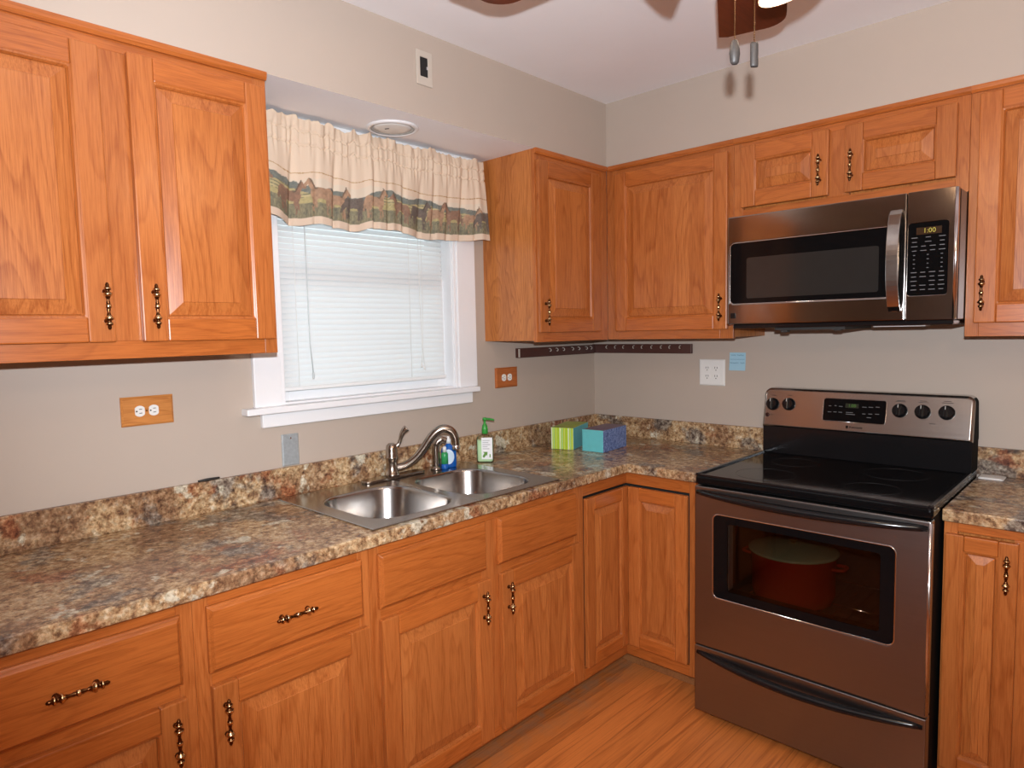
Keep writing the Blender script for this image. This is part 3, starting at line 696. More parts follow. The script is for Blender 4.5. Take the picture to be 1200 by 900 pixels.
hs = thing('hand_soap_pump', 'clear hand soap bottle with green pump and white arrow label on countertop', 'bottle', (.135, -.965, .914))
T3 = TR((.128, -.972, .914), math.radians(40)); I3 = T3
def M3f(base): return lambda u, v, w: T3 @ Vector((u, -(base + w), v))
bm = N()
def rr_loop(a, b, r, z): return [T3 @ Vector((u, v, z)) for u, v in rounded(-a, a, -b, b, r, 5)]
def stack(bm, secs):
    rings = [[bm.verts.new(p) for p in rr_loop(*s)] for s in secs]; n = len(rings[0])
    for i in range(len(rings) - 1):
        for k in range(n):
            f = bm.faces.new((rings[i][k], rings[i][(k + 1) % n], rings[i + 1][(k + 1) % n], rings[i + 1][k])); f.smooth = True
    bm.faces.new(rings[0]); bm.faces.new(rings[-1])
stack(bm, [(.033, .019, .010, 0.0005), (.036, .022, .011, .006), (.036, .022, .011, .100), (.033, .020, .012, .112), (.018, .014, .010, .120), (.012, .012, .0115, .124)])
mesh('bottle_body', bm, CLEARP, hs)
bm = N(); stack(bm, [(.030, .017, .008, .004), (.0335, .0195, .009, .008), (.0335, .0195, .009, .098)]); mesh('liquid', bm, SOAPL, hs)
bm = N(); mbox_ = M3f(.0222)
def mb(bm, M, u0, u1, v0, v1, w0, w1, mi=0):
    prism(bm, [(u0, v0), (u1, v0), (u1, v1), (u0, v1)], w0, w1, M, mi)
mb(bm, mbox_, -.014, .033, .016, .110, 0, .0006); lb = mesh('label', bm, LABW, hs, label='white printed label with green arrow')
bm = N()
for k in range(5): mb(bm, mbox_, -.009, (.022, .016, .024, .012, .02)[k], .096 - k * .009, .099 - k * .009, .0006, .0009)
mesh('small_print', bm, GREYT, lb)
bm = N()
ar = [(-.010, .028), (-.004, .022), (.007, .035), (.010, .029), (.012, .048), (-.008, .048), (-.002, .043)]
prism(bm, ar, .0006, .0010, mbox_); mb(bm, mbox_, .020, .0245, .024, .038, .0006, .0010); mesh('arrow_mark', bm, LABG, lb, label='green arrow mark')
bm = N(); lathe(bm, [(.012, .124), (.0135, .128), (.0135, .146), (.011, .160), (.007, .166), (.005, .170), (.005, .186)], (0, 0, 0), n=18)
lathe(bm, [(.009, .184), (.009, .192), (.006, .195)], (0, 0, 0), n=16)
tube(bm, [(0, 0, .188), (.02, -.004, .188), (.038, -.010, .186), (.042, -.012, .183)], [.0055, .005, .0042, .0036], n=10)
bmesh.ops.transform(bm, matrix=T3, verts=bm.verts[:]); mesh('pump', bm, GREENP, hs, label='green plastic pump')

# ------------------------------------------------------------------ tissue boxes
def tissue(label, corner, ang, w, l, h, mats, tab):
    t = thing('tissue_box', label, 'box', (corner[0], corner[1], .914), 'tissue boxes in the counter corner')
    t.rotation_euler = (0, 0, ang)
    bm = N(); box(bm, -w, 0, 0, l, .0005, h)
    bmesh.ops.recalc_face_normals(bm, faces=bm.faces[:])
    for f in bm.faces:
        nx, ny, nz = f.normal
        f.material_index = 2 if nz > .9 else (0 if abs(ny) > .9 else 1)
    o = mesh('carton', bm, mats, t, bevel=.0015, local=True)
    bm = N(); n = 24
    lp = [(-w / 2 + w * .28 * math.cos(2 * PI * k / n), l / 2 + l * .33 * math.sin(2 * PI * k / n)) for k in range(n)]
    prism(bm, lp, h, h + .0012, lambda u, v, ww: Vector((u, v, ww))); mesh('opening_flap', bm, tab, t, local=True)
    return t
tissue('lime green striped tissue box, the left of the pair near the backsplash', (.256, -.518), math.radians(19), .112, .225, .104, [LIME, TEAL, LIMETOP], LIMETOP)
tissue('teal and blue damask tissue box, in front of the lime striped one', (.412, -.497), math.radians(5), .113, .218, .103, [TEAL, DAMASK, PURPT], PURPT)

# ------------------------------------------------------------------ wall plates, notes, rails
def duplex(bm, M, cu, cv, w, horizontal, mi_face=0):
    pass
def oak_outlet(label, uc, vc, su, sv, pm):
    t = thing('outlet', label, 'outlet', (0, uc, vc), 'oak outlet plates')
    M = MX(0.0)
    bm = N(); r0 = lambda i: [(uc - su / 2 + i, vc - sv / 2 + i), (uc + su / 2 - i, vc - sv / 2 + i), (uc + su / 2 - i, vc + sv / 2 - i), (uc - su / 2 + i, vc + sv / 2 - i)]
    loops(bm, [(r0(0), .0005), (r0(0), .006), (r0(.006), .010)], M, 0, capends=True); mesh('plate', bm, pm, t, label='oak cover plate')
    for s in (-1, 1):
        c = uc + s * .0195 - .004
        lp = [(c + .0165 * max(-.82, min(.82, math.cos(2 * PI * k / 28))), vc + .0165 * math.sin(2 * PI * k / 28)) for k in range(28)]
        bm = N(); prism(bm, lp, .010, .0125, M); rc = mesh('receptacle', bm, PLASTW, t, label='white receptacle')
        bm = N(); mbox(bm, M, c - .002, c + .006, vc + .005, vc + .0068, .0125, .0128); mbox(bm, M, c - .002, c + .006, vc - .0068, vc - .005, .0125, .0128); lathe(bm, [(.0024, 0), (.0024, .0003)], M(c - .009, vc, .0125), (1, 0, 0), n=10); mesh('slots', bm, DARKS, rc)
    bm = N(); lathe(bm, [(.003, 0), (.0025, .0015)], M(uc - .004, vc, .010), (1, 0, 0), n=10); mesh('screw', bm, BRASS, t)
oak_outlet('oak-plated wall outlet below the left wall cabinet', -2.2745, 1.262, .147, .088, oak('golden_oak_plate', 'y', light=(0.58, 0.24, 0.065), dark=(0.38, 0.13, 0.03)))
oak_outlet('oak-plated wall outlet right of the window, above the hand soap', -.702, 1.262, .147, .094, OY)
# steel blank plate
t = thing('blank_plate', 'grey metal blank plate on the wall just above the backsplash', 'plate', (0, -1.814, 1.075))
bm = N(); M_ = MX(0); loops(bm, [([(-1.846, 1.0195), (-1.782, 1.0195), (-1.782, 1.132), (-1.846, 1.132)], .0004), ([(-1.846, 1.0195), (-1.782, 1.0195), (-1.782, 1.132), (-1.846, 1.132)], .004), ([(-1.842, 1.0235), (-1.786, 1.0235), (-1.786, 1.128), (-1.842, 1.128)], .007)], M_, 0, capends=True); mesh('plate', bm, GALV, t)
bm = N(); lathe(bm, [(.0032, 0), (.0028, .0014)], (.007, -1.814, 1.117), (1, 0, 0), n=10); mesh('screw', bm, CHROME, t)
# soffit plate
t = thing('wall_plate', 'almond plate with an empty dark opening on the soffit above the window', 'plate', (DS, -1.412, 2.405))
M_ = MX(DS); bm = N()
hole = rounded(-1.431, -1.395, 2.375, 2.441, .002, 2)
plate_hole(bm, -1.447, -1.377, 2.345, 2.462, hole, .0005, .0055, M_, n=2); mesh('plate', bm, BEIGEP, t, bevel=.002)
bm = N(); mbox(bm, M_, -1.433, -1.393, 2.373, 2.443, .0005, .0015); mesh('opening', bm, DARKS, t, label='dark empty opening')
bm = N(); mbox(bm, M_, -1.401, -1.394, 2.402, 2.412, .0015, .0035); mesh('bracket_tab', bm, CHROME, t)
# white quad outlet
t = thing('outlet', 'white square four-socket outlet on the wall left of the range', 'outlet', (.696, 0, 1.263))
M_ = MY(0); bm = N(); r0 = lambda i: [(.631 + i, 1.200 + i), (.7615 - i, 1.200 + i), (.7615 - i, 1.325 - i), (.631 + i, 1.325 - i)]
loops(bm, [(r0(0), .0004), (r0(0), .004), (r0(.005), .008)], M_, 0, capends=True); mesh('plate', bm, PLASTW, t)
for cx in (.6735, .719):
    for cz in (1.282, 1.243):
        lp = [(cx + .0165 * math.cos(2 * PI * k / 28), cz + .0165 * max(-.82, min(.82, math.sin(2 * PI * k / 28)))) for k in range(28)]
        bm = N(); prism(bm, lp, .008, .010, M_); rc = mesh('receptacle', bm, PLASTW, t)
        bm = N(); mbox(bm, M_, cx - .0068, cx - .0045, cz - .001, cz + .008, .010, .0103); mbox(bm, M_, cx + .0045, cx + .0068, cz - .001, cz + .008, .010, .0103); lathe(bm, [(.0026, 0), (.0026, .0003)], M_(cx, cz - .008, .010), (0, -1, 0), n=10); mesh('slots', bm, DARKS, rc)
# note
t = thing('sticky_note', 'small pale blue note with handwriting stuck on the wall beside the white outlet', 'note', (.822, 0, 1.316))
bm = N(); nx = 6
for k in range(nx):
    z0, z1 = 1.275 + .083 * k / nx, 1.275 + .083 * (k + 1) / nx
    f = lambda z: .0006 + .006 * ((1.358 - z) / .083) ** 2
    vs = [(.783, z0), (.861, z0), (.861, z1), (.783, z1)]
    bm.faces.new([bm.verts.new(M_(u, v, f(v))) for u, v in vs])
bmesh.ops.remove_doubles(bm, verts=bm.verts[:], dist=1e-5)
o = mesh('paper', bm, NOTE, t); so = o.modifiers.new('thick', 'SOLIDIFY'); so.thickness = .0003; so.offset = 0
bm = N()
def scr(x0, x1, z, amp, per):
    n = int((x1 - x0) / .0012); f = lambda zz: .0012 + .006 * ((1.358 - zz) / .083) ** 2
    pts = []
    for i in range(n + 1):
        x = x0 + (x1 - x0) * i / n; zz = z + amp * math.sin(i * per) * (.6 + .4 * math.sin(i * 1.7)); pts.append(M_(x, zz, f(zz)))
    tube(bm, pts, .0007, n=5)
scr(.790, .813, 1.346, .0035, 1.1); scr(.820, .852, 1.346, .0035, 1.3); scr(.786, .856, 1.3265, .0004, .6); scr(.786, .828, 1.310, .003, 1.5); scr(.836, .856, 1.310, .0035, 1.2)
mesh('handwriting', bm, INK, o)
# hook rails
HOOKM = plain('pale_nickel_hook', (0.70, 0.66, 0.58), 0.35, 0.3)
def hook_rail(label, M, u0, u1, v0, v1, hooks, loc):
    t = thing('hook_rail', label, 'hook rail', loc, 'hook rails under the corner wall cabinets')
    if u0 < -.5:
        bm = N(); mbox(bm, M, u0 + .002, u0 + .011, v0 + .003, v1 - .003, .018, .0205); mesh('end_cap', bm, HOOKM, t, label='pale end cap')
    bm = N(); mbox(bm, M, u0, u1, v0, v1, .0005, .018); mesh('strip', bm, RAILW, t, bevel=.002)
    for u in hooks:
        vt = v1 - .004
        bm = N(); pts = [M(u, vt - .004, .016), M(u, vt - .004, .026), M(u, vt - .009, .032), M(u, vt - .015, .032), M(u, vt - .018, .027), M(u, vt - .016, .023)]
        tube(bm, smooth_path(pts, 3), .0019, n=6); mesh('hook', bm, HOOKM, t, label='small pale hook')
hook_rail('dark wood hook rail on the window wall, left part under corner cabinets', MX(0), -.632, -.020, 1.350, 1.396, (-.403, -.349, -.296, -.222, -.168, -.103, -.062), (0, -.33, 1.373))
hook_rail('dark wood hook rail on the range wall, above the white outlet', MY(0), .0005, .594, 1.352, 1.399, (.102, .157, .208, .271, .321, .378, .433, .481, .538), (.3, 0, 1.375))
# black clip on backsplash, paper on right counter
bm = N(); pts = [(.012, -2.141, 1.0205), (.012, -2.115, 1.0215), (.013, -2.09, 1.0215), (.012, -2.073, 1.0215)]
tube(bm, pts, [.003, .0042, .004, .0028], n=10, sv=1.0); tag(mesh('pen_cap', bm, BLACKM, loc=(.012, -2.11, 1.0165)), 'small black stick lying on top of the left backsplash', 'stick')
bm = N(); prism(bm, rounded(1.776, 1.852, -.105, -.030, .008, 4), .0006, .0045, lambda u, v, w: Vector((u, v, .914 + w))); prism(bm, rounded(1.782, 1.846, -.099, -.036, .006, 4), .0045, .006, lambda u, v, w: Vector((u, v, .914 + w)))
tag(mesh('card', bm, PAPER, loc=(1.81, -.06, .914), bevel=.0008), 'thin white card lying on the counter right of the range', 'card')

# ------------------------------------------------------------------ downlight in soffit
t = thing('recessed_light', 'round white recessed light in the soffit above the window', 'light', (.145, -1.425, ZS))
bm = N(); lathe(bm, [(.080, -.0005), (.096, -.0005), (.096, -.004), (.090, -.008), (.082, -.008), (.080, -.0015)], (.145, -1.425, ZS), n=40, cap=False); mesh('trim_ring', bm, WHITE, t)
bm = N(); lathe(bm, [(.0795, -.0006), (.0795, -.006), (.074, -.004), (.0705, -.0015)], (.145, -1.425, ZS), n=40, cap=False); mesh('inner_ring', bm, GALV, t, label='grey inner ring')
bm = N(); lathe(bm, [(.069, -.0008), (.069, -.003), (.05, -.006), (.001, -.007)], (.145, -1.425, ZS), n=40); mesh('lens', bm, PLASTW, t)
bm = N(); tube(bm, [(.135, -1.452, ZS - .008), (.150, -1.445, ZS - .0085)], .0012, n=6); mesh('scratch', bm, DARKS, t)

# ------------------------------------------------------------------ blind
t = thing('window_blind', 'white horizontal mini blind lowered and closed in the window', 'blind', (-.02, -1.447, 1.285))
by0, by1 = -1.836, -1.066
bm = N(); z = 1.302; tilt = math.radians(60); hw = .0125; rows = []
while z < 2.10:
    prev = None
    for k in range(5):
        s = (k / 4 - .5) * 2; c = .0016 * (1 - s * s)
        x = -.022 + s * hw * math.cos(tilt) - c * math.sin(tilt) * -1; zz = z - s * hw * math.sin(tilt)
        sag = .0015 * math.sin(z * 37)
        a = bm.verts.new((x, by0, zz)); b_ = bm.verts.new((x, by1, zz + sag))
        if prev: bm.faces.new((prev[0], a, b_, prev[1]))
        prev = (a, b_)
    z += .0205
o = mesh('slats', bm, SLAT, t, smooth=True, recalc=False)
bm = N(); box(bm, -.036, -.008, by0 - .002, by1 + .002, 1.282, 1.296); mesh('bottom_rail', bm, BLINDM, t, bevel=.003)
bm = N(); box(bm, -.042, -.004, by0 - .004, by1 + .004, 2.105, 2.144); mesh('headrail', bm, BLINDM, t, bevel=.003)
for yy in (-1.76, -1.25):
    bm = N(); tube(bm, [(-.0105, yy, 1.296), (-.0105, yy, 2.105)], .0009, n=5); tube(bm, [(-.0345, yy, 1.296), (-.0345, yy, 2.105)], .0009, n=5); mesh('ladder_cord', bm, PLASTW, t)
bm = N(); tube(bm, [(.000, -1.722, 2.10), (.004, -1.722, 1.85), (.005, -1.720, 1.45), (.005, -1.712, 1.345)], .0022, n=8); lathe(bm, [(.0032, 0), (.0042, .004), (.0042, .02), (.003, .026)], (.005, -1.712, 1.32), n=10); mesh('tilt_wand', bm, plain('clear_grey_wand', (.55, .6, .62), .25), t)
bm = N(); tube(bm, [(-.002, -1.205, 2.10), (.000, -1.205, 1.60), (.001, -1.200, 1.40), (.002, -1.207, 1.345)], .0011, n=5); tube(bm, [(-.002, -1.190, 2.10), (.000, -1.192, 1.60), (.001, -1.198, 1.42), (.002, -1.192, 1.335)], .0011, n=5)
for yy, zz in ((-1.207, 1.335), (-1.192, 1.325)): lathe(bm, [(.003, .0), (.0045, .006), (.002, .022)], (.002, yy, zz), n=8)
mesh('pull_cords', bm, PLASTW, t)

# ------------------------------------------------------------------ valance with horses
VY0, VY1 = -1.955, -0.868
NU, NV = 420, 150
ZB0, ZT0 = 1.872, 2.236
_r = random.Random(5)
_tab = [[_r.uniform(-1, 1) for _ in range(400)] for _ in range(6)]
def n1d(y, f, k):
    x = (y + 3.0) * f; i = math.floor(x); t = x - i; t = t * t * (3 - 2 * t); T = _tab[k]
    return T[i % 400] * (1 - t) + T[(i + 1) % 400] * t
CREASE = [(-1.905, .9), (-1.788, 1.0), (-1.700, .5), (-1.618, 1.1), (-1.548, .5), (-1.452, 1.2), (-1.392, .7), (-1.315, .9), (-1.225, .6), (-1.150, 1.0), (-1.075, .5), (-1.000, 1.0), (-.935, .7)]
def fold(y, s):
    """x offset of the gathered cloth; s = 0 at the hem, 1 at the top"""
    a = .032 * n1d(y + .02 * s, 9, 0) * max(0, 1 - 1.15 * s) + .008 * n1d(y, 26, 1) * (1 - .5 * s)
    for c, w in CREASE:
        d = abs(y - c - .012 * (s - .3)); a -= .021 * w * math.exp(-(d / .011) ** 2) * max(0, 1 - .9 * s)
    gath = math.exp(-((s - .80) / .13) ** 2)
    a += gath * (.0050 * n1d(y, 115, 2) + .0035 * n1d(y + .004 * s, 60, 3))
    if s > .86: a += (s - .86) / .14 * (.012 * n1d(y + .006 * s, 40, 4) + .004 * n1d(y, 90, 5))
    return a
def vz(y, s):
    hem = ZB0 + .014 * n1d(y, 9, 0) + .008 * n1d(y, 17, 1)
    top = ZT0 - .016 + .009 * n1d(y, 45, 4) + .004 * n1d(y, 100, 2)
    return hem + (top - hem) * s
CREAM = (.70, .56, .43)
rng = random.Random(11)
horses = []
for hx0, fac, tone, kind in ((-1.925, 1, 0, 0), (-1.80, 1, 0, 1), (-1.68, -1, 1, 0), (-1.615, 1, 1, 0), (-1.545, -1, 2, 2), (-1.455, 1, 1, 1), (-1.330, -1, 0, 0), (-1.235, 1, 2, 1), (-1.145, 1, 1, 0), (-1.05, -1, 0, 1), (-.955, 1, 1, 0), (-.895, -1, 2, 2)):
    horses.append((hx0, fac, tone, kind, rng.uniform(.9, 1.15)))
HT = [(.20, .095, .055), (.33, .19, .11), (.075, .055, .05)]
def seg_d(px, py, ax, ay, bx, by):
    dx, dy = bx - ax, by - ay; t = max(0, min(1, ((px - ax) * dx + (py - ay) * dy) / (dx * dx + dy * dy + 1e-9)))
    return math.hypot(px - ax - dx * t, py - ay - dy * t)
def hz(x, y, seed):
    n = math.sin(x * 127.1 + y * 311.7 + seed) * 43758.5453; return n - math.floor(n)
def vn(x, y, seed=0):
    ix, iy = math.floor(x), math.floor(y); fx, fy = x - ix, y - iy; fx = fx * fx * (3 - 2 * fx); fy = fy * fy * (3 - 2 * fy)
    a = hz(ix, iy, seed); b = hz(ix + 1, iy, seed); c = hz(ix, iy + 1, seed); d = hz(ix + 1, iy + 1, seed)
    return a + (b - a) * fx + (c - a) * fy + (a - b - c + d) * fx * fy
def lerp3(a, b, t): return tuple(x + (y - x) * t for x, y in zip(a, b))
def vcol(y, q):
    """printed cloth colour; q = metres above the hem edge"""
    if q < .026: return (.66, .52, .40)
    if abs(q - .178) < .0016: return (.42, .24, .09)
    if q > .150 + .010 * vn(y * 30, 0, 5):
        return CREAM
    n = vn(y * 160, q * 160, 1); n2 = vn(y * 60, q * 90, 2)
    hill = .122 + .014 * math.sin(y * 9) + .008 * math.sin(y * 31 + 1)
    if q > hill + .012 + .01 * vn(y * 45, 1, 3): c = lerp3((.62, .58, .48), CREAM, .5)
    elif q > hill - .006: c = lerp3((.07, .10, .10), (.14, .17, .15), n)
    elif q > .095: c = lerp3((.34, .29, .13), (.50, .43, .22), n2) if int(q * 260) % 3 else (.13, .14, .07)
    elif q > .075: c = lerp3((.44, .37, .16), (.30, .27, .11), n)
    else: c = lerp3((.060, .070, .050), (.24, .22, .12), n * .7 + .3 * n2)
    for h0, fac, tone, kind, sc in horses:
        u = (y - h0) * fac / sc; v = (q - .030) / sc
        if abs(u) > .06 or v > .13: continue
        d = seg_d(u, v, -.024, .070, .022, .068) - .017                              # barrel
        d = min(d, seg_d(u, v, -.026, .074, -.026, .056) - .015, seg_d(u, v, .020, .070, .022, .058) - .013)
        if kind != 2: d = min(d, seg_d(u, v, .024, .074, .041, .106) - .009, seg_d(u, v, .041, .108, .054, .096) - .0060, seg_d(u, v, .040, .110, .0395, .120) - .0025)
        else: d = min(d, seg_d(u, v, .026, .070, .046, .046) - .008, seg_d(u, v, .046, .046, .053, .030) - .0055)
        for lx in (-.032, -.022, .018, .027): d = min(d, seg_d(u, v, lx, .055, lx + .003, .010) - .0042)
        d = min(d, seg_d(u, v, -.040, .072, -.046, .040) - .004)
        if d < 0:
            base_ = HT[tone]; c = lerp3(tuple(x * .55 for x in base_), tuple(x * 1.5 for x in base_), min(1, max(0, vn(u * 130, v * 130, 4) * .6 + (v - .02) * 4)))
            if kind != 2 and seg_d(u, v, .018, .085, .037, .116) < .006: c = tuple(x * .35 for x in base_)
    if q < .068 and vn(y * 220, q * 60, 9) > .35 + (q - .026) * 9: c = lerp3((.045, .055, .040), (.25, .23, .12), vn(y * 260, q * 90, 8))
    return c
bm = N(); cl = bm.loops.layers.float_color.new('print'); V = []
cols = {}
for i in range(NU + 1):
    y = VY0 + (VY1 - VY0) * i / NU; row = []
    for j in range(NV + 1):
        s = j / NV
        x = .062 + fold(y, s) - .004 * s
        if abs(s - .76) < .018: x -= .005 * (1 - abs(s - .76) / .018)
        if abs(s - .885) < .018: x -= .005 * (1 - abs(s - .885) / .018)
        zz = vz(y, s)
        if i == NU: pass
        v = bm.verts.new((max(x, .042 if s > .7 else .0245), y, zz)); row.append(v)
        hem = vz(y, 0); cols[v] = vcol(y + .35 * fold(y, s), zz - hem)
    V.append(row)
for i in range(NU):
    for j in range(NV):
        f = bm.faces.new((V[i][j], V[i + 1][j], V[i + 1][j + 1], V[i][j + 1])); f.smooth = True
        for lp in f.loops: lp[cl] = cols[lp.vert] + (1.0,)
# short return at the right end back to the casing
m, nt, b = newmat('printed_valance_cloth')
at = nt.nodes.new('ShaderNodeVertexColor'); at.layer_name = 'print'
g = nt.nodes.new('ShaderNodeNewGeometry'); nn = noise(nt, g.outputs['Position'], 400, 2)
nt.links.new(mixc(nt, fmath(nt, 'MULTIPLY', nn, .25), at.outputs['Color'], (.75, .66, .55)), b.inputs['Base Color']); pset(b, Roughness=.85, Specular_IOR_Level=.15)
VAL = m
val = thing('valance', 'gathered cream valance printed with a band of horses over the window', 'curtain', (.05, -1.41, ZB0))
o = mesh('cloth', bm, VAL, val); so = o.modifiers.new('thick', 'SOLIDIFY'); so.thickness = .0012; so.offset = 0
bm = N(); tube(bm, [(.031, VY0 + .01, 2.160), (.031, VY1 - .008, 2.160)], .005, n=10); tube(bm, [(.031, VY1 - .010, 2.160), (.019, VY1 - .040, 2.160)], .004, n=8); tube(bm, [(.031, VY0 + .012, 2.160), (.019, VY0 + .04, 2.160)], .004, n=8)
mesh('curtain_rod', bm, PLASTW, val)

# ------------------------------------------------------------------ microwave
MX0, MX1, MZ0, MZ1, MFY = 0.9915, 1.7535, 1.483, 1.9025, -0.4613
mw = thing('microwave', 'stainless over-the-range microwave mounted above the range', 'microwave', (1.37, -0.2, MZ0))
bm = N(); box(bm, MX0 + .002, MX1 + .002, -.425, -.001, MZ0 + .004, MZ1 - .001); mesh('body', bm, BLACKP, mw, bevel=.003)
Mm = MY(-.425)                                                   # w 0 .. .036 is the front
SPLIT = 1.6135
bm = N(); wl = rounded(1.003, 1.590, 1.566, 1.800, .018, 6)
plate_hole(bm, MX0, SPLIT - .0012, MZ0 + .004, MZ1, wl, .001, .036, Mm)
dm = mesh('door', bm, STEELD, mw, bevel=.004, seg=3)
bm = N(); prism(bm, rounded(1.0035, 1.5895, 1.5665, 1.7995, .0175, 6), .012, .0345, Mm); gl = mesh('door_glass', bm, BLACKG, dm)
bm = N(); prism(bm, rounded(1.068, 1.531, 1.586, 1.741, .008, 4), .0345, .0350, Mm); mesh('window_screen', bm, MESHG, gl, label='grey see-through window screen')
bm = N(); tube(bm, [Mm(MX1 - .003, MZ0 + .006, .030), Mm(MX1 - .003, MZ1 - .002, .030)], .0075, n=20); GLINTBAR = bm  # bar of brighter steel, added to draw the flash glint on this edge
# rim line round the glass
bm = N(); lp = rounded(1.0025, 1.5905, 1.5655, 1.8005, .0185, 6); tube(bm, [Mm(u, v, .0355) for u, v in lp] + [Mm(*lp[0], .0355)], .0016, n=6); mesh('window_rim', bm, CHROME, dm)
# curved handle
bm = N()
hp = []
for k in range(21):
    s = k / 20; v = 1.520 + (1.848 - 1.520) * s; hp.append(Mm(1.583, v, .038 + .045 * math.sin(PI * s) ** .55))
rings = []
for p in hp: pass
secw, sect = .0185, .0055
prev = None
for k, p in enumerate(hp):
    t_ = (hp[min(k + 1, 20)] - hp[max(k - 1, 0)]).normalized(); out = Vector((1, 0, 0)); nrm = t_.cross(out).normalized()
    sec = []
    for (a, b_) in ((-1, -1), (1, -1), (1, .3), (.6, 1), (-.6, 1), (-1, .3)):
        sec.append(bm.verts.new(p + out * (a * secw) - nrm * (b_ * sect) * (-1)))
    if prev:
        for i in range(6): bm.faces.new((prev[i], prev[(i + 1) % 6], sec[(i + 1) % 6], sec[i]))
    else: bm.faces.new(sec)
    prev = sec
bm.faces.new(prev)
for v in (1.524, 1.844): mbox(bm, Mm, 1.572, 1.594, v - .008, v + .008, .034, .044)
mesh('handle', bm, STEEL, dm, bevel=.002, angle=50)
bm = N(); kp = rounded(1.6175, 1.7315, 1.567, 1.802, .010, 5)
plate_hole(bm, SPLIT + .0012, MX1, MZ0 + .004, MZ1, kp, .001, .036, Mm, n=5)
cp = mesh('control_panel', bm, STEELD, mw, bevel=.004, seg=3); mesh('edge_glint_bar', GLINTBAR, EDGE, cp, label='bright bar added for the glint on the right edge')
bm = N(); prism(bm, rounded(1.618, 1.731, 1.5675, 1.8015, .0095, 5), .014, .0352, Mm); kpad = mesh('keypad', bm, BLACKG, cp, label='black glass keypad')
bm = N(); mbox(bm, Mm, 1.641, 1.712, 1.763, 1.786, .0352, .0355); dsp = mesh('display', bm, AMBERBG, cp)
RM = Matrix(((1, 0, 0, 0), (0, 0, -1, 0), (0, 1, 0, 0), (0, 0, 0, 1)))          # text upright, facing -y
def TY(x, y, z): mm = RM.copy(); mm.translation = Vector((x, y, z)); return mm
textobj('clock_digits', '1:00', .021, TY(1.678, -.425 - .0357, 1.7745), AMBERDISP, dsp)
bm = N()
for r in range(13):
    z = 1.754 - r * .0140
    ncol = 3 if r in (0, 1, 4, 5, 6, 7) else 4
    for c in range(ncol):
        if (r, c) in ((10, 1),): continue
        x = 1.636 + c * (.078 / (ncol - 1)); w = (.0085, .007, .009, .0065)[(r + c) % 4] * (1.0 if r not in (4, 5, 6, 7) else .35)
        mbox(bm, Mm, x - w, x + w, z - .0011, z + .0011, .0352, .0355)
mesh('key_marks', bm, KEYP, cp)
bm = N(); mbox(bm, Mm, 1.0045, 1.026, 1.510, 1.531, .036, .0372); mesh('badge', bm, BLACKP, dm, label='small dark square maker badge', bevel=.0015)
bm = N(); mbox(bm, Mm, MX0 + .02, MX1 - .004, MZ0 - .012, MZ0 + .004, -.36, .028); un = mesh('vent_underside', bm, BLACKP, mw, bevel=.004)
bm = N(); mbox(bm, Mm, 1.17, 1.42, MZ0 - .022, MZ0 - .012, -.30, .010); mbox(bm, Mm, 1.19, 1.215, MZ0 - .030, MZ0 - .022, -.02, .004); mbox(bm, Mm, 1.38, 1.405, MZ0 - .026, MZ0 - .022, -.02, .004); mesh('grease_filter', bm, BLACKM, un)
bm = N(); mbox(bm, Mm, 1.50, 1.66, MZ0 - .016, MZ0 - .012, -.10, -.03); mesh('lamp_cover', bm, PLASTW, un, label='pale lamp cover')

# ------------------------------------------------------------------ range
X0, X1, RFY = 1.0035, 1.7635, -0.7466
rg = thing('range', 'freestanding stainless electric range with black glass cooktop', 'range', (1.383, -0.4, 0.0))
bm = N()
box(bm, X0 + .002, X0 + .05, -.702, -.095, .032, .905); box(bm, X1 - .05, X1 - .002, -.702, -.095, .032, .905); box(bm, X0 + .05, X1 - .05, -.14, -.095, .032, .905); box(bm, X0 + .05, X1 - .05, -.702, -.14, .032, .30); box(bm, X0 + .05, X1 - .05, -.702, -.14, .83, .905)
mesh('body', bm, BLACKS, rg, bevel=.002)
bm = N()
c0, c1 = X0 + .0505, X1 - .0505
box(bm, c0, c0 + .003, -.70, -.142, .3005, .8295); box(bm, c1 - .003, c1, -.70, -.142, .3005, .8295); box(bm, c0 + .003, c1 - .003, -.145, -.142, .3005, .8295); box(bm, c0 + .003, c1 - .003, -.70, -.145, .3005, .304); box(bm, c0 + .003, c1 - .003, -.70, -.145, .826, .8295)
mesh('oven_cavity', bm, CAVITY, rg)
bm = N()
for k in range(15):
    x = c0 + .02 + (c1 - c0 - .04) * k / 14; tube(bm, [(x, -.69, .4475), (x, -.16, .4475)], .0022, n=6)
for y in (-.69, -.42, -.16): tube(bm, [(c0 + .004, y, .444), (c1 - .004, y, .444)], .003, n=6)
mesh('oven_rack', bm, CHROME, rg)
Mr = MY(-.703)                                                   # w 0 .. .0436 is the door
bm = N(); wl = rounded(1.0765, 1.6725, .489, .801, .022, 6)
plate_hole(bm, X0, X1, .2925, .896, wl, 0.0, .0436, Mr)
dr = mesh('oven_door', bm, STEELR, rg, bevel=.005, seg=3)
bm = N(); tube(bm, [Mr(X1 - .0035, .300, .0375), Mr(X1 - .0035, .890, .0375)], .0066, n=18); mesh('door_glint_bar', bm, EDGE, dr, label='bright bar added for the glint on the door edge')  # added bar, brighter than the door, stands in for its edge highlight
bm = N(); inn = rounded(1.131, 1.630, .522, .772, .012, 6); outl = rounded(1.077, 1.672, .4895, .8005, .0215, 6)
loops(bm, [(outl, .004), (outl, .0425), (inn, .0425), (inn, .004), (outl, .004)], Mr, 0)
wf = mesh('window_frame', bm, BLACKG, dr)
bm = N(); mbox(bm, Mr, 1.1315, 1.1345, .526, .768, .002, .035); mesh('window_spacer', bm, GALV, wf, label='grey spacer strip behind the glass edge')
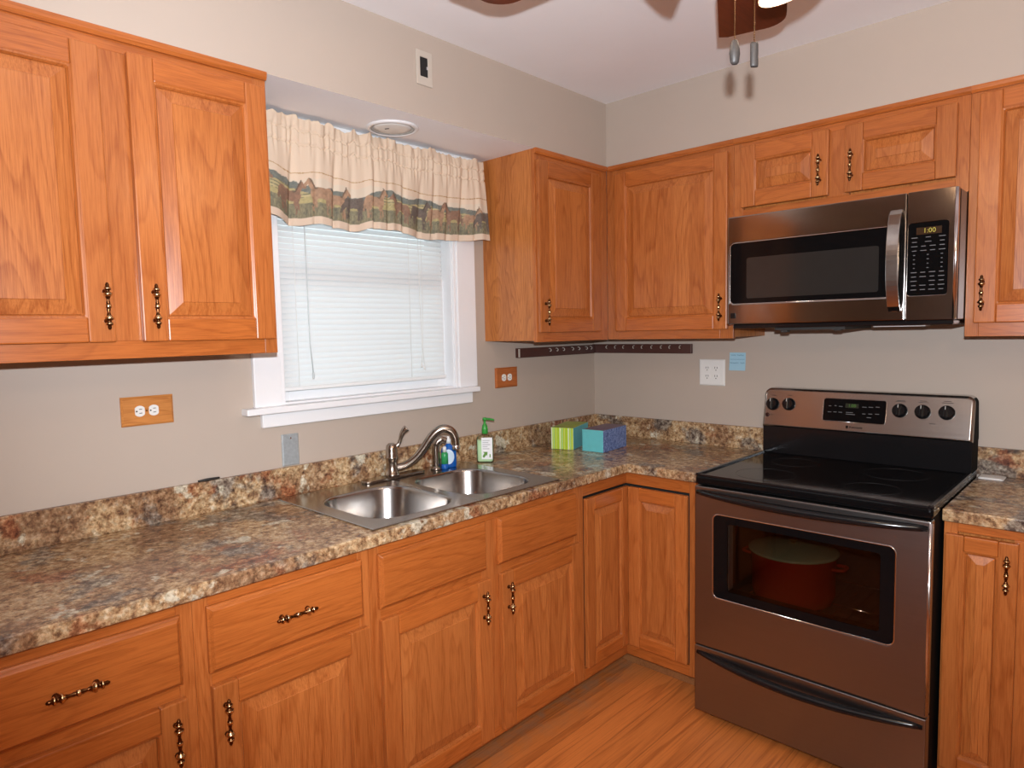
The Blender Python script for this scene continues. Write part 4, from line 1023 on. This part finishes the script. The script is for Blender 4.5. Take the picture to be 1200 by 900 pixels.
bm = N(); prism(bm, rounded(1.1305, 1.6305, .5215, .7725, .0125, 6), .036, .041, Mr); mesh('window_glass', bm, OVENGL, dr, label='dark tinted oven glass')
bm = N(); tube(bm, [Mr(u, v, .0428) for u, v in wl] + [Mr(*wl[0], .0428)], .0022, n=6); mesh('window_rim', bm, CHROME, dr, label='bright rim around oven window')
def bow_handle(zend, zmid, out, parent, r0=.011):
    bm = N(); pts = []; n = 28
    for k in range(n + 1):
        s = k / n; e_ = 1 - (2 * s - 1) ** 4; c_ = math.sin(PI * s)
        pts.append(Mr(X0 + .012 + (X1 - X0 - .024) * s, zend + (zmid - zend) * c_, .034 + out * (.35 * e_ + .65 * c_)))
    tube(bm, pts, [r0 * (.85 + .25 * math.sin(PI * k / n)) for k in range(n + 1)], n=14, sv=1.25, up=(0, 0, 1)); mesh('handle', bm, BLACKP, parent, label='black bowed handle')
bow_handle(.873, .870, .052, dr, .0135)
bm = N(); plate_lp = rounded(X0, X1, .034, .2885, .004, 3); prism(bm, plate_lp, 0, .0436, Mr); dw = mesh('storage_drawer', bm, STEELR, rg, bevel=.004, seg=3)
bow_handle(.262, .244, .040, dw, .0125)
bm = N(); mbox(bm, Mr, X0 + .02, X1 - .02, .283, .297, -.002, .034); mesh('drawer_gap', bm, BLACKM, dw)
# cooktop
bm = N(); box(bm, X0 - .002, X1 + .002, -.742, -.040, .899, .9345); ckt = mesh('cooktop', bm, BLACKG, rg, bevel=.012, seg=4)
bm = N(); box(bm, X0 - .003, X0 + .012, -.735, -.15, .930, .9405); box(bm, X1 - .012, X1 + .003, -.735, -.15, .930, .9405); box(bm, X0 + .012, X1 - .012, -.738, -.724, .930, .9385); mesh('raised_rim', bm, BLACKP, ckt, bevel=.003)
bm = N()
for (cx, cy, r) in ((1.20, -.58, .105), (1.56, -.58, .085), (1.20, -.30, .085), (1.56, -.30, .105)):
    lathe(bm, [(r - .0012, .9345), (r - .0012, .9348), (r, .9348), (r, .9345)], (cx, cy, 0), n=48, cap=False)
mesh('burner_rings', bm, plain('dark_grey_print', (.035, .035, .037), .2), ckt)
# backguard
bm = N(); box(bm, X0 + .002, X1 + .001, -.145, -.035, .9345, 1.052)
for f in bm.faces:
    f.normal_update()
    if abs(f.normal.x) > .9: f.material_index = 1
mesh('riser', bm, [BLACKP, BLACKS], rg, bevel=.003)
bm = N()
# control console: profile in (y,z) swept along x, rounded upper corners
BX0, BX1 = 1.0035, 1.766
pl = rounded(BX0, BX1, 1.046, 1.209, .030, 6)
pl = [(u, v) for u, v in pl]
pl2 = []
for u, v in pl:
    pl2.append((u, v))
# lower corners nearly square
def console_loop(i):
    r = .028; out = [(BX0 + i, 1.048 + i), (BX1 - i, 1.048 + i)]
    for (cu, cv, a0) in ((BX1 - r, 1.212 - r, 0), (BX0 + r, 1.212 - r, PI / 2)):
        for k in range(7):
            a = a0 + PI / 2 * k / 6; out.append((cu + (r - i) * math.cos(a), cv + (r - i) * math.sin(a) + .004 * 0))
    return out
def Mc(u, v, w):                                                  # face leans back towards the top
    return Vector((u, -.085 - w + .22 * (v - 1.048) * (w / .07), v))
loops(bm, [(console_loop(0), -.048), (console_loop(0), .058), (console_loop(.003), .066), (console_loop(.010), .072)], Mc, [1, 0, 0], capends=True)
for f in bm.faces:
    f.normal_update()
    if f.normal.z > .75 or f.normal.z < -.75 and f.calc_center_median().z > 1.15: f.material_index = 0
con = mesh('console', bm, [STEEL, BLACKS], rg, bevel=.0015, angle=25)
bm = N(); tube(bm, [Mc(u, v, .0715) for u, v in console_loop(.009)] + [Mc(*console_loop(.009)[0], .0715)], .0012, n=6); mesh('console_edge', bm, CHROME, con)
def onface(u, v): return Mc(u, v, .0722)
nf = (Mc(1.3, 1.05, .072) - Mc(1.3, 1.2, .072)).cross(Vector((1, 0, 0))).normalized()
if nf.y > 0: nf = -nf
def Mcf(u, v, w): return Mc(u, v, .072) + nf * w
bm = N(); prism(bm, rounded(1.252, 1.482, 1.091, 1.180, .010, 5), -.003, .0022, Mcf); cpn = mesh('control_display', bm, BLACKG, con)
bm = N(); tube(bm, [Mcf(u, v, .0010) for u, v in rounded(1.2515, 1.4825, 1.0905, 1.1805, .0105, 5)] + [Mcf(1.4725, 1.0905, .001)], .0014, n=5); mesh('display_rim', bm, CHROME, con)
bm = N(); prism(bm, [(1.335, 1.146), (1.384, 1.146), (1.384, 1.163), (1.335, 1.163)], .0022, .0025, Mcf); dsp = mesh('clock_window', bm, plain('dark_green_window', (.006, .011, .004), .3, noise=.2), cpn)
fr = Matrix((Vector((1, 0, 0)), nf.cross(Vector((1, 0, 0))).normalized(), nf)).transposed().to_4x4()
def TF(u, v, w): mm = fr.copy(); mm.translation = Mcf(u, v, w); return mm
textobj('clock_digits', '1:00', .017, TF(1.360, 1.1545, .0026), GREENDISP, dsp)
bm = N()
for (u, v, hw_) in ((1.277, 1.150, .005), (1.298, 1.152, .004), (1.318, 1.150, .007), (1.277, 1.126, .007), (1.298, 1.127, .006), (1.318, 1.127, .007), (1.405, 1.152, .008), (1.428, 1.153, .008), (1.452, 1.155, .007), (1.405, 1.126, .006), (1.428, 1.127, .007), (1.452, 1.128, .007), (1.352, 1.128, .013), (1.356, 1.121, .017), (1.424, 1.113, .008)):
    prism(bm, [(u - hw_, v - .0011), (u + hw_, v - .0011), (u + hw_, v + .0011), (u - hw_, v + .0011)], .0022, .0025, Mcf)
mesh('key_marks', bm, KEYP, cpn)
for (u, v) in ((1.0435, 1.144), (1.1115, 1.147), (1.5285, 1.147), (1.604, 1.147), (1.681, 1.149)):
    bm = N(); lathe(bm, [(.0265, 0), (.0265, .004), (.0235, .007), (.0225, .018), (.020, .0215)], Mcf(u, v, 0), nf, n=28)
    kn = mesh('knob', bm, BLACKP, con)
    bm = N(); c_ = Mcf(u, v, .0215); e1 = Vector((1, 0, 0)); e2 = nf.cross(e1).normalized()
    for (a, b_, m1, m2) in ((-.0052, .0052, -.021, .021),): prism(bm, [(a, m1), (b_, m1), (b_, m2), (a, m2)], -.002, .011, lambda uu, vv, ww: c_ + e1 * uu + e2 * vv + nf * ww)
    mesh('grip', bm, BLACKP, kn, bevel=.002)
    bm = N(); prism(bm, [(-.0008, .008), (.0008, .008), (.0008, .0205), (-.0008, .0205)], .0110, .0114, lambda uu, vv, ww: c_ + e1 * uu + e2 * vv + nf * ww); mesh('pointer', bm, PLASTW, kn)
bm = N(); lathe(bm, [(.0085, 0), (.0085, .002), (.006, .003)], Mcf(1.0245, 1.098, 0), nf, n=18); mesh('indicator_light', bm, plain('dark_red_lens', (.03, .006, .006), .2), con)
bm = N()
for (u, v, hw_) in ((1.045, 1.181, .010), (1.112, 1.184, .010), (1.529, 1.184, .014), (1.529, 1.1805, .017), (1.604, 1.187, .012), (1.604, 1.182, .016), (1.681, 1.190, .012), (1.681, 1.184, .018), (1.044, 1.099, .009), (1.6385, 1.106, .010)):
    prism(bm, [(u - hw_, v - .0009), (u + hw_, v - .0009), (u + hw_, v + .0009), (u - hw_, v + .0009)], .0, .0003, Mcf)
mesh('printed_marks', bm, BLACKM, con)
bm = N(); prism(bm, [(1.3425, 1.0665), (1.3505, 1.0665), (1.3505, 1.0765), (1.3425, 1.0765)], .0, .0012, Mcf); mesh('logo_mark', bm, BLACKS, con)
textobj('logo', 'Kenmore', .0125, TF(1.379, 1.0715, .0012), BLACKS, con, .0006)
for (x, y) in ((X0 + .045, -.68), (X1 - .045, -.68), (X0 + .045, -.14), (X1 - .045, -.14)):
    bm = N(); lathe(bm, [(.016, 0.0005), (.017, .004), (.010, .010), (.006, .012), (.006, .034)], (x, y, 0), n=16); mesh('foot', bm, BLACKM, rg)
# pot in the oven
pt = thing('cooking_pot', 'red pot with pale green lid seen dimly through the oven window', 'pot', (1.25, -.45, .4497))
PC = (1.262, -.47, .4502)
bm = N(); lathe(bm, [(.12, .0), (.140, .008), (.148, .04), (.151, .178), (.155, .183), (.149, .183)], PC, n=44); mesh('pot_body', bm, REDPOT, pt)
bm = N(); lathe(bm, [(.158, .1835), (.160, .189), (.152, .193), (.095, .206), (.035, .213), (.002, .214)], PC, n=44); ld = mesh('lid', bm, LIDM, pt, label='pale green lid')
bm = N(); lathe(bm, [(.008, .213), (.008, .221), (.018, .226), (.018, .234), (.006, .238)], PC, n=20); mesh('lid_knob', bm, BRASS, ld)
for q in (-1, 1):
    bm = N(); tube(bm, smooth_path([(PC[0] + q * .147, -.50, .60), (PC[0] + q * .182, -.495, .603), (PC[0] + q * .187, -.47, .603), (PC[0] + q * .182, -.445, .603), (PC[0] + q * .147, -.44, .60)], 4), .006, n=8); mesh('handle', bm, REDPOT, pt)

# ------------------------------------------------------------------ ceiling fan
FC = Vector((1.675, -1.795, 0))
fan = thing('ceiling_fan', 'ceiling fan with dark wood blades, lit glass shades and two pull chains', 'fan', (FC.x, FC.y, ZC))
bm = N(); lathe(bm, [(.085, ZC - .0005), (.088, ZC - .02), (.075, ZC - .06), (.06, ZC - .075), (.10, ZC - .10), (.145, ZC - .125), (.150, ZC - .19), (.135, ZC - .235), (.09, ZC - .26), (.055, ZC - .27)], (FC.x, FC.y, 0), n=40); mesh('motor_housing', bm, FANM, fan)
bm = N(); lathe(bm, [(.05, ZC - .2705), (.062, ZC - .290), (.066, ZC - .36), (.048, ZC - .390), (.018, ZC - .402), (.004, ZC - .406)], (FC.x, FC.y, 0), n=32); kit = mesh('light_kit', bm, FANM, fan)
BZ = 2.25
for k in range(5):
    a = math.radians(114 + 72 * k); T = Matrix.Translation((FC.x, FC.y, BZ)) @ Matrix.Rotation(a, 4, 'Z') @ Matrix.Rotation(math.radians(0), 4, 'X')
    bm = N(); lp = [(.20, -.052), (.24, -.060), (.40, -.076), (.545, -.082)]
    for i in range(9):
        q = -PI / 2 + PI / 2 * i / 8; lp.append((.570 + .062 * math.cos(q) * 1.0, -.020 + .062 * math.sin(q)))
    lp += [(.640, .020), (.648, .060), (.640, .082), (.40, .076), (.24, .060), (.20, .052)]
    prism(bm, lp, -.003, .003, lambda u, v, w: T @ Vector((u, v, w))); bl = mesh('blade', bm, FANW, fan, bevel=.001)
    bm = N(); prism(bm, [(.10, -.018), (.16, -.014), (.20, -.040), (.27, -.034), (.285, 0), (.27, .034), (.20, .040), (.16, .014), (.10, .018)], .0032, .0075, lambda u, v, w: T @ Vector((u, v, w)))
    prism(bm, [(.09, -.015), (.115, -.015), (.115, .015), (.09, .015)], .0075, .035, lambda u, v, w: T @ Vector((u, v, w))); mesh('blade_iron', bm, FANM, fan)
for k, az in enumerate((88.0, 214.0, 338.0)):
    a = math.radians(az); dirv = Vector((math.cos(a), math.sin(a), -.95)).normalized(); O = FC + Vector((math.cos(a) * .078, math.sin(a) * .078, ZC - .311))
    bm = N(); lathe(bm, [(.012, -.030), (.012, -.006), (.020, -.004), (.022, .012), (.026, .018), (.020, .022)], O, dirv, n=20); arm = mesh('lamp_arm', bm, FANM, fan)
    bm = N(); lathe(bm, [(.022, .018), (.034, .032), (.046, .060), (.052, .090), (.060, .115), (.066, .128), (.064, .128), (.057, .113), (.049, .089), (.043, .060), (.031, .034), (.020, .021)], O, dirv, n=28, cap=False); mesh('glass_shade', bm, SHADE, fan, label='lit frosted glass shade')
    bm = N(); lathe(bm, [(.006, .022), (.014, .035), (.019, .060), (.017, .080), (.008, .092), (.001, .094)], O, dirv, n=18); mesh('bulb', bm, BULB, fan)
    L = bpy.data.lights.new('fan_bulb_light', 'POINT'); L.energy = FAN_W; L.color = (1.0, .80, .58); L.shadow_soft_size = .03
    lo = bpy.data.objects.new('fan_bulb_light', L); COL.objects.link(lo); lo.location = O + dirv * .125
for (u, v0_, v1_, dist, kk) in ((861, 47, 76, 1.20, 0), (884, 50, 79, 1.20, 1)):
    def ray(px, py): return FW + RT * ((px - 600) / 786.443) + UP * ((450 - py) / 786.443)
    top = CAM + ray(u, v0_) * dist; bot = top + Vector((0, 0, -.042)); dn = Vector((0, 0, -1))
    bm = N()
    if kk == 0: lathe(bm, [(.004, 0), (.006, .002), (.0095, .016), (.0100, .024), (.008, .038), (.005, .042)], top, dn, n=10, sy=.75)
    else: lathe(bm, [(.0068, 0), (.0074, .003), (.0074, .038), (.0066, .042)], top, dn, n=8, sy=.6)
    pc = mesh('pull_fob', bm, FOB, fan, label='grey pewter pull fob')
    bm = N(); zt = ZC - .385; nb = int((zt - top.z) / .0042)
    for i in range(nb + 1):
        c_ = Vector((top.x, top.y, top.z + .001 + i * .0042)); r = .0016
        lathe(bm, [(.0004, -r), (.0011, -r * .7), (.0016, 0), (.0011, r * .7), (.0004, r)], c_, n=6, cap=True)
    tube(bm, [top, Vector((top.x, top.y, zt)), Vector(((top.x + FC.x) / 2, (top.y + FC.y) / 2, ZC - .375))], .0006, n=5)
    mesh('pull_chain', bm, CHAIN, fan)
